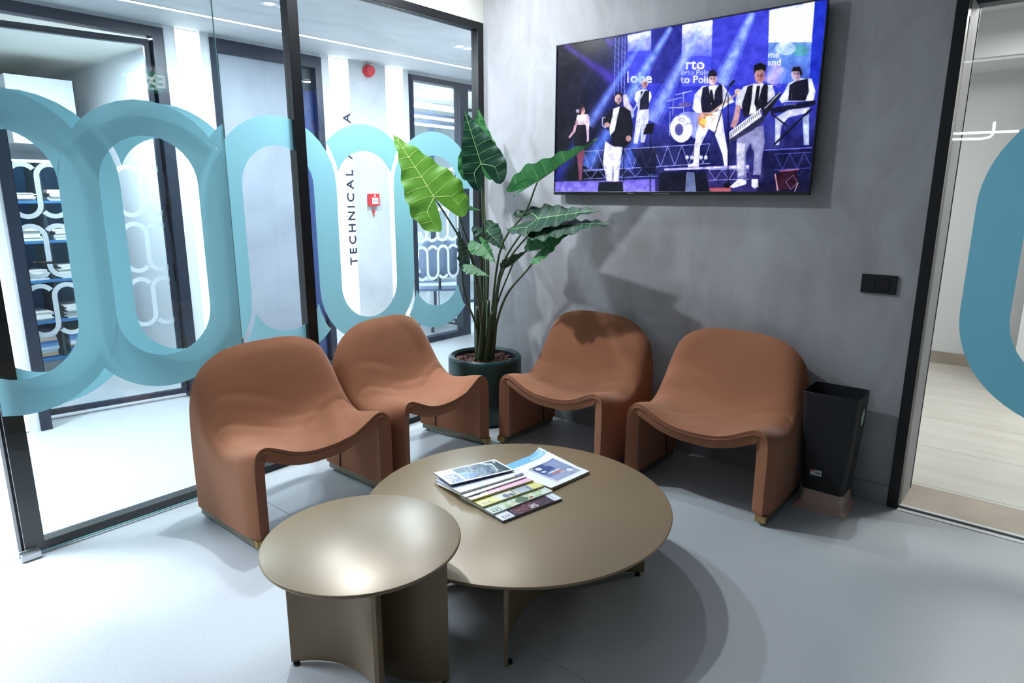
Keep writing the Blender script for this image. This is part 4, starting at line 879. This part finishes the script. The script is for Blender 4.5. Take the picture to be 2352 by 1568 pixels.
R_ = [rrect(bx_+.004, by_, .088, .082, .022, .085), rrect(bx_+.003, by_, .098, .090, .026, .20), rrect(bx_+.002, by_, .110, .099, .026, .38), rrect(bx_, by_, .118, .106, .024, .55),
      rrect(bx_, by_, .1165, .1045, .023, .5515), rrect(bx_, by_, .115, .103, .022, .55), rrect(bx_+.002, by_, .107, .096, .022, .38), rrect(bx_+.004, by_, .085, .079, .02, .10)]
loft(R_, True, True).build('body', M['bin'], bn, 'auto')
loft([rrect(bx_+.004, by_-.004, .116, .118, .03, .0), rrect(bx_+.004, by_-.004, .115, .117, .03, .004), rrect(bx_+.004, by_-.002, .095, .094, .028, .022), rrect(bx_+.004, by_, .086, .080, .022, .0845)], True, True).build('foot', M['bin_base'], bn, 'auto')
st = MB().box(bx_-.052, bx_-.004, by_-.0925, by_-.0915, .160, .188)
o = MB().add([(bx_-.052, by_-.0885, .160), (bx_-.004, by_-.0885, .160), (bx_-.004, by_-.0910, .188), (bx_-.052, by_-.0910, .188)], [(0, 1, 2, 3)]).build('price_sticker', M['sticker'], bn)
MB().add([(bx_-.050, by_-.0910, .178), (bx_-.034, by_-.0910, .178), (bx_-.034, by_-.0918, .187), (bx_-.050, by_-.0918, .187)], [(0, 1, 2, 3)]).build('red_print', M['red'], o)
m = MB()
for k in range(7): x = bx_-.030+k*.0033; m.add([(x, by_-.0902, .168), (x+.0018, by_-.0902, .168), (x+.0018, by_-.0914, .180), (x, by_-.0914, .180)], [(0, 1, 2, 3)])
m.build('barcode', M['ink'], o)
m = MB(); n = 24; vs = []
for k in range(n): a = 2*PI*k/n; z = .445+.040*math.sin(a); vs.append((bx_+.112+(z-.38)*.0353+.0012, by_+.012+.026*math.cos(a), z))
m.add(vs, [tuple(range(n))]).build('oval_sticker', M['sticker'], bn)

# ------------------------------------------------------------------ corridor details
al = placed('alarm_sounder', (WX, .345, 2.41)); tag(al, 'round red alarm sounder high on the pale pier', 'alarm')
def xl(prof, y, z, n=28):
    mb = MB(); vs = []; fs = []
    for r_, x in prof:
        for j in range(n): vs.append((WX+x, y+r_*math.cos(2*PI*j/n), z+r_*math.sin(2*PI*j/n)))
    fs = [(i*n+j, i*n+(j+1) % n, (i+1)*n+(j+1) % n, (i+1)*n+j) for i in range(len(prof)-1) for j in range(n)]; fs.append(tuple((len(prof)-1)*n+j for j in range(n)))
    return mb.add(vs, fs)
xl([(.048, .001), (.050, .02), (.048, .03)], .345, 2.405).build('base', M['red'], al, 'auto'); xl([(.040, .03), (.040, .055), (.034, .062), (.018, .064)], .345, 2.405).build('dome', M['red'], al, 'auto')
cp = placed('fire_call_point', (WX, .345, 1.36)); tag(cp, 'small square red fire call point on the pale pier', 'call point')
boxo('case', M['red'], (WX+.0005, WX+.038, .288, .392, 1.316, 1.418), cp, .004)
pn = boxo('window', M['paper'], (WX+.038, WX+.040, .310, .374, 1.333, 1.385), cp); xl([(.010, .038), (.009, .042)], .341, 1.402).build('lamp', M['sticker'], cp)
for y in (.325, .342, .359): boxo('mark', M['ink'], (WX+.040, WX+.0408, y-.005, y+.005, 1.354, 1.362), pn)
ky = placed('call_point_key', (WX+.012, .345, 1.25)); tag(ky, 'small red key hanging below the fire call point', 'key')
xl([(.014, .006), (.014, .010)], .345, 1.270).build('bow', M['red'], ky); boxo('blade', M['red'], (WX+.006, WX+.010, .341, .349, 1.225, 1.257), ky); MB().tube([(WX+.008, .345, 1.284), (WX+.012, .346, 1.316)], .0015, 6).build('cord', M['red'], ky)
lt = placed('wall_lettering', (WX, .1, .82)); tag(lt, 'dark vertical lettering TECHNICAL AREA on the luminous panel', 'lettering')
zc = .825
for chx in 'TECHNICAL AREA':
    if chx == ' ': zc += .052; continue
    vs, fs = text_mesh(chx, .098, .003, .0022); x0 = min(v.x for v in vs); x1 = max(v.x for v in vs); sx = 1.12
    MB().add([(WX+.004+v.z, .148-v.y-.0, zc+(v.x-x0)*sx) for v in vs], fs).build('letter', M['ink'], lt); zc += (x1-x0)*sx+(.0295 if chx != 'I' else .031)

# ------------------------------------------------------------------ waiting area ceiling lamps
RL = ['round ceiling downlight over the potted plant corner', 'round ceiling downlight over the chair by the middle post']
for (x, y), lb in zip(RDOWN, RL):
    t = placed('downlight', (x, y, 2.8)); tag(t, lb, 'downlight', 'waiting area downlights')
    MB().lathe([(.035, 2.797), (.055, 2.793), (.058, 2.794), (.0585, 2.7995)], 28, (x, y)).build('ring', M['white'], t, True)
    MB().lathe([(.001, 2.7985), (.035, 2.798)], 28, (x, y)).build('lens', M['led_soft'], t)
M['lamp_tube'] = emit('pendant_tube', (1, .99, .97), 14)
def mirrored(u, v, z):          # point at height z that the right glass door mirrors at this pixel
    p = hit(u, v, 1, .002); d = ray(u, v)*np.array([1, -1, 1]); return tuple(p+d*((z-p[2])/d[2]))
t = placed('pendant_lamp', (2.0, -5.2, 2.05)); tag(t, 'straight white light tube hanging in the room, mirrored in the right glass', 'pendant lamp')
a, b = mirrored(2183, 307, 2.08), mirrored(2340, 301, 2.08); MB().tube([a, b], .013, 8).build('tube', M['lamp_tube'], t)
for q in (a, b): MB().tube([(q[0], q[1], 2.094), (q[0], q[1], 2.8)], .002, 6).build('suspension', M['black'], t)
t = placed('pendant_lamp', (1.8, -5.6, 2.05)); tag(t, 'light tube with a rounded bend hanging in the room, mirrored in the right glass', 'pendant lamp')
pp = [mirrored(u, v, 2.06) for u, v in ((2150, 320.5), (2255, 318.5), (2272, 315), (2279, 309), (2282, 302), (2284, 282))]; MB().tube(pp, .013, 8).build('tube', M['lamp_tube'], t)
for q in (pp[0], pp[-1]): MB().tube([(q[0], q[1], 2.074), (q[0], q[1], 2.8)], .002, 6).build('suspension', M['black'], t)
M['exit_green'] = emit('exit_green', (.05, .42, .30), 2.2); M['exit_white'] = emit('exit_white', (.9, 1, .95), 5)
t = placed('exit_sign', (2.22, -1.17, 2.14)); tag(t, 'green EXIT sign hanging from the ceiling, mirrored in the sliding glass', 'sign')
boxo('panel', M['exit_green'], (2.212, 2.226, -1.33, -1.03, 2.135, 2.265), t); boxo('top_bar', M['silver'], (2.205, 2.233, -1.34, -1.02, 2.265, 2.30), t)
vs, fs = text_mesh('EXIT', .12, .0004, .002); MB().add([(2.2112-v.z, -1.055-v.x, 2.158+v.y) for v in vs], fs).build('lettering', M['exit_white'], t)
for y in (-1.30, -1.06): MB().tube([(2.219, y, 2.30), (2.219, y, 2.8)], .003, 6).build('rod', M['silver'], t)

# ------------------------------------------------------------------ office behind the ajar door
cb = placed('open_shelf', (-3.18, -1.9, 0)); tag(cb, 'blue open shelf unit with paper stacks inside the office', 'shelf')
CY0, CY1 = -2.42, -1.40
boxo('back_panel', M['blue'], (-3.37, -3.35, CY0, CY1, .12, 1.66), cb); boxo('side_panel', M['blue'], (-3.35, -3.0, CY0, CY0+.02, 0, 1.66), cb); boxo('side_panel', M['blue'], (-3.35, -3.0, CY1-.02, CY1, 0, 1.66), cb)
boxo('divider', M['dark'], (-3.35, -3.02, -1.70, -1.68, .12, 1.64), cb)
SZ = [.12, .42, .74, 1.04, 1.34, 1.64]
for z in SZ: boxo('shelf_board', M['blue'] if z < 1.6 else M['white'], (-3.35, -3.0, CY0+.02, CY1-.02, z, z+.02), cb)
r = random.Random(21)
WHERE = ['lowest', 'second lowest', 'middle', 'fourth', 'fifth']; SIDE = ['wide compartment, left end', 'wide compartment, middle', 'wide compartment, right end', 'narrow right compartment']
BOOKC = [mat('book_cover%d' % k, c, .5) for k, c in enumerate(((90, 130, 180), (220, 224, 228), (60, 96, 150), (170, 190, 210), (200, 170, 130)))]
for si, z in enumerate(SZ[:-1]):
    for k, y in enumerate((-2.28, -2.03, -1.82, -1.55)):
        if si == 0:
            t = placed('book_pile', (-3.17, y, z+.02)); tag(t, 'pile of blue and white books on the lowest shelf board, %s' % SIDE[k], 'books', 'book piles on the office shelf')
            zz = z+.0205
            for q in range(9):
                h = r.uniform(.016, .026); dx = r.uniform(-.02, .02); boxo('book', BOOKC[(q*2+k) % 5], (-3.28+dx, -3.03+dx*.5, y-.095, y+.09+dx*.3, zz, zz+h), t); zz += h+.0005
        else:
            t = placed('paper_stack', (-3.17, y, z+.02)); tag(t, 'stack of loose white papers on the %s shelf board, %s' % (WHERE[si], SIDE[k]), 'papers', 'paper stacks on the office shelf')
            zz = z+.0205
            for q in range(r.randint(5, 9)):
                h = r.uniform(.005, .016); dx = r.uniform(-.02, .02); dy = r.uniform(-.015, .015); boxo('sheaf', M['paper'], (-3.30+dx, -3.03+dx, y-.09+dy, y+.09+dy, zz, zz+h), t); zz += h+.0008
t = placed('wall_unit', (-3.45, -1.45, 2.0)); tag(t, 'white box unit high on the office wall', 'cabinet')
boxo('case', M['white'], (-4.699, -3.4, -1.72, -1.262, 1.80, 2.31), t); boxo('side_seam', M['dark'], (-3.401, -3.396, -1.262, -1.252, 1.80, 2.31), t)
t = placed('ceiling_line_light', (-2.4, -1.6, 2.475)); tag(t, 'thin white light line on the office ceiling', 'light')
MB().add([(-2.66, -2.4, 2.470), (-2.645, -2.4, 2.470), (-2.195, -1.06, 2.470), (-2.21, -1.06, 2.470)], [(0, 1, 2, 3)]).build('diffuser', M['led'], t)
for (x, y), lb in (((-2.33, -1.934), 'left bright round downlight on the office ceiling'), ((-2.366, -1.822), 'right bright round downlight on the office ceiling')):
    t = placed('downlight', (x, y, 2.475)); tag(t, lb, 'downlight', 'office downlights')
    MB().lathe([(.030, 2.473), (.040, 2.470), (.043, 2.4745)], 28, (x, y)).build('ring', M['white'], t, True); MB().lathe([(.001, 2.4715), (.030, 2.4712)], 28, (x, y)).build('lens', M['led_soft'], t)

# ------------------------------------------------------------------ meeting room
t = struct(placed('window_2', (-3.0, 2.37, 0)), 'slim dark framed glass screen inside the meeting room', 'glass partition')
boxo('mullion', M['navy'], (-3.05, -3.01, 2.345, 2.395, 0, 2.475), t); boxo('glass_pane', M['glass_door'], (-3.034, -3.026, 2.395, 4.2, .03, 2.44), t); boxo('top_rail', M['navy'], (-3.05, -3.01, 2.395, 4.2, 2.44, 2.475), t); boxo('bottom_rail', M['navy'], (-3.05, -3.01, 2.395, 4.2, 0, .03), t)
PN = ['uppermost', 'middle', 'lowest']
for k, (x, pa, pb) in enumerate(((-2.6, (945, 246), (1052, 253)), (-2.75, (945, 277), (1052, 267)), (-2.75, (945, 284), (1048, 294)))):
    A_, B_ = Vector(hit(*pa, 0, x)), Vector(hit(*pb, 0, x)); A_.z = B_.z = (A_.z+B_.z)/2; B_.x -= .0
    t = placed('pendant_lamp', ((A_.x+B_.x)/2, (A_.y+B_.y)/2, A_.z)); tag(t, '%s long linear pendant lamp in the meeting room' % PN[k], 'pendant lamp', 'meeting room pendants')
    boxo('profile', M['navy'], (x-.03, x+.03, A_.y, B_.y, A_.z+.012, A_.z+.045), t); boxo('diffuser', M['led_soft'], (x-.025, x+.025, A_.y, B_.y, A_.z-.012, A_.z+.0115), t)
    for y in (A_.y+.1, B_.y-.1): MB().tube([(x, y, A_.z+.045), (x, y, 2.475)], .0015, 6).build('suspension', M['black'], t)
t = placed('meeting_table', (-2.75, 1.95, 0)); tag(t, 'white round meeting table behind the frosted glass', 'table')
MB().lathe([(.001, .715), (.44, .715), (.45, .725), (.45, .735), (.44, .74), (.001, .74)], 48, (-2.55, 1.85)).build('tabletop', M['white'], t, 'auto'); MB().lathe([(.001, 0), (.24, 0), (.24, .012), (.04, .03), (.035, .7145), (.001, .7145)], 28, (-2.55, 1.85)).build('pedestal', M['white'], t, 'auto')
def task_chair(loc, rz, label):
    o = empty('task_chair', loc, rz); tag(o, label, 'chair', 'meeting room chairs')
    loft([rrect(0, 0, .22, .21, .06, .43), rrect(0, 0, .235, .225, .07, .455), rrect(0, 0, .22, .21, .06, .485)], True, True).build('seat', M['grey_cloth'], o, 'auto')
    vs = []; 
    for z, hw, y in ((.58, .17, .225), (.70, .21, .24), (.85, .20, .25), (.96, .15, .262)):
        for th in (0, .03):
            for k in range(7): q = -1+2*k/6; vs.append((hw*q, y-.04*q*q*-1*-1+th, z))
    fs = []
    for i in range(3):
        for th in (0, 1):
            for k in range(6): a0 = i*14+th*7+k; fs.append((a0, a0+1, a0+15, a0+14))
        for k in (0, 6): fs.append((i*14+k, i*14+7+k, i*14+21+k, i*14+14+k))
    for i in (0, 3):
        for k in range(6): fs.append((i*14+k, i*14+k+1, i*14+k+8, i*14+k+7))
    MB().add(vs, fs).build('backrest', M['grey_cloth'], o, True); MB().tube([(0, .18, .45), (0, .29, .47), (0, .285, .62)], .014).build('back_arm', M['navy'], o, True)
    MB().lathe([(.001, .06), (.028, .06), (.028, .25), (.018, .25), (.018, .4295), (.001, .4295)], 16).build('column', M['chrome'], o, 'auto')
    for k in range(5):
        a0 = 2*PI*k/5; l = MB().tube([(0, 0, .075), (.26*math.cos(a0), .26*math.sin(a0), .055)], [.018, .011]).build('leg', M['navy'], o, True)
        MB().tube([(.26*math.cos(a0)-.012*math.sin(a0), .26*math.sin(a0)+.012*math.cos(a0), .025), (.26*math.cos(a0)+.012*math.sin(a0), .26*math.sin(a0)-.012*math.cos(a0), .025)], .025, 12).build('castor', M['black'], l, True)
task_chair((-2.10, 1.55, 0), math.radians(-130), 'grey blue office chair at the meeting table nearest the door'); task_chair((-3.05, 2.05, 0), math.radians(60), 'grey blue office chair at the far side of the meeting table')
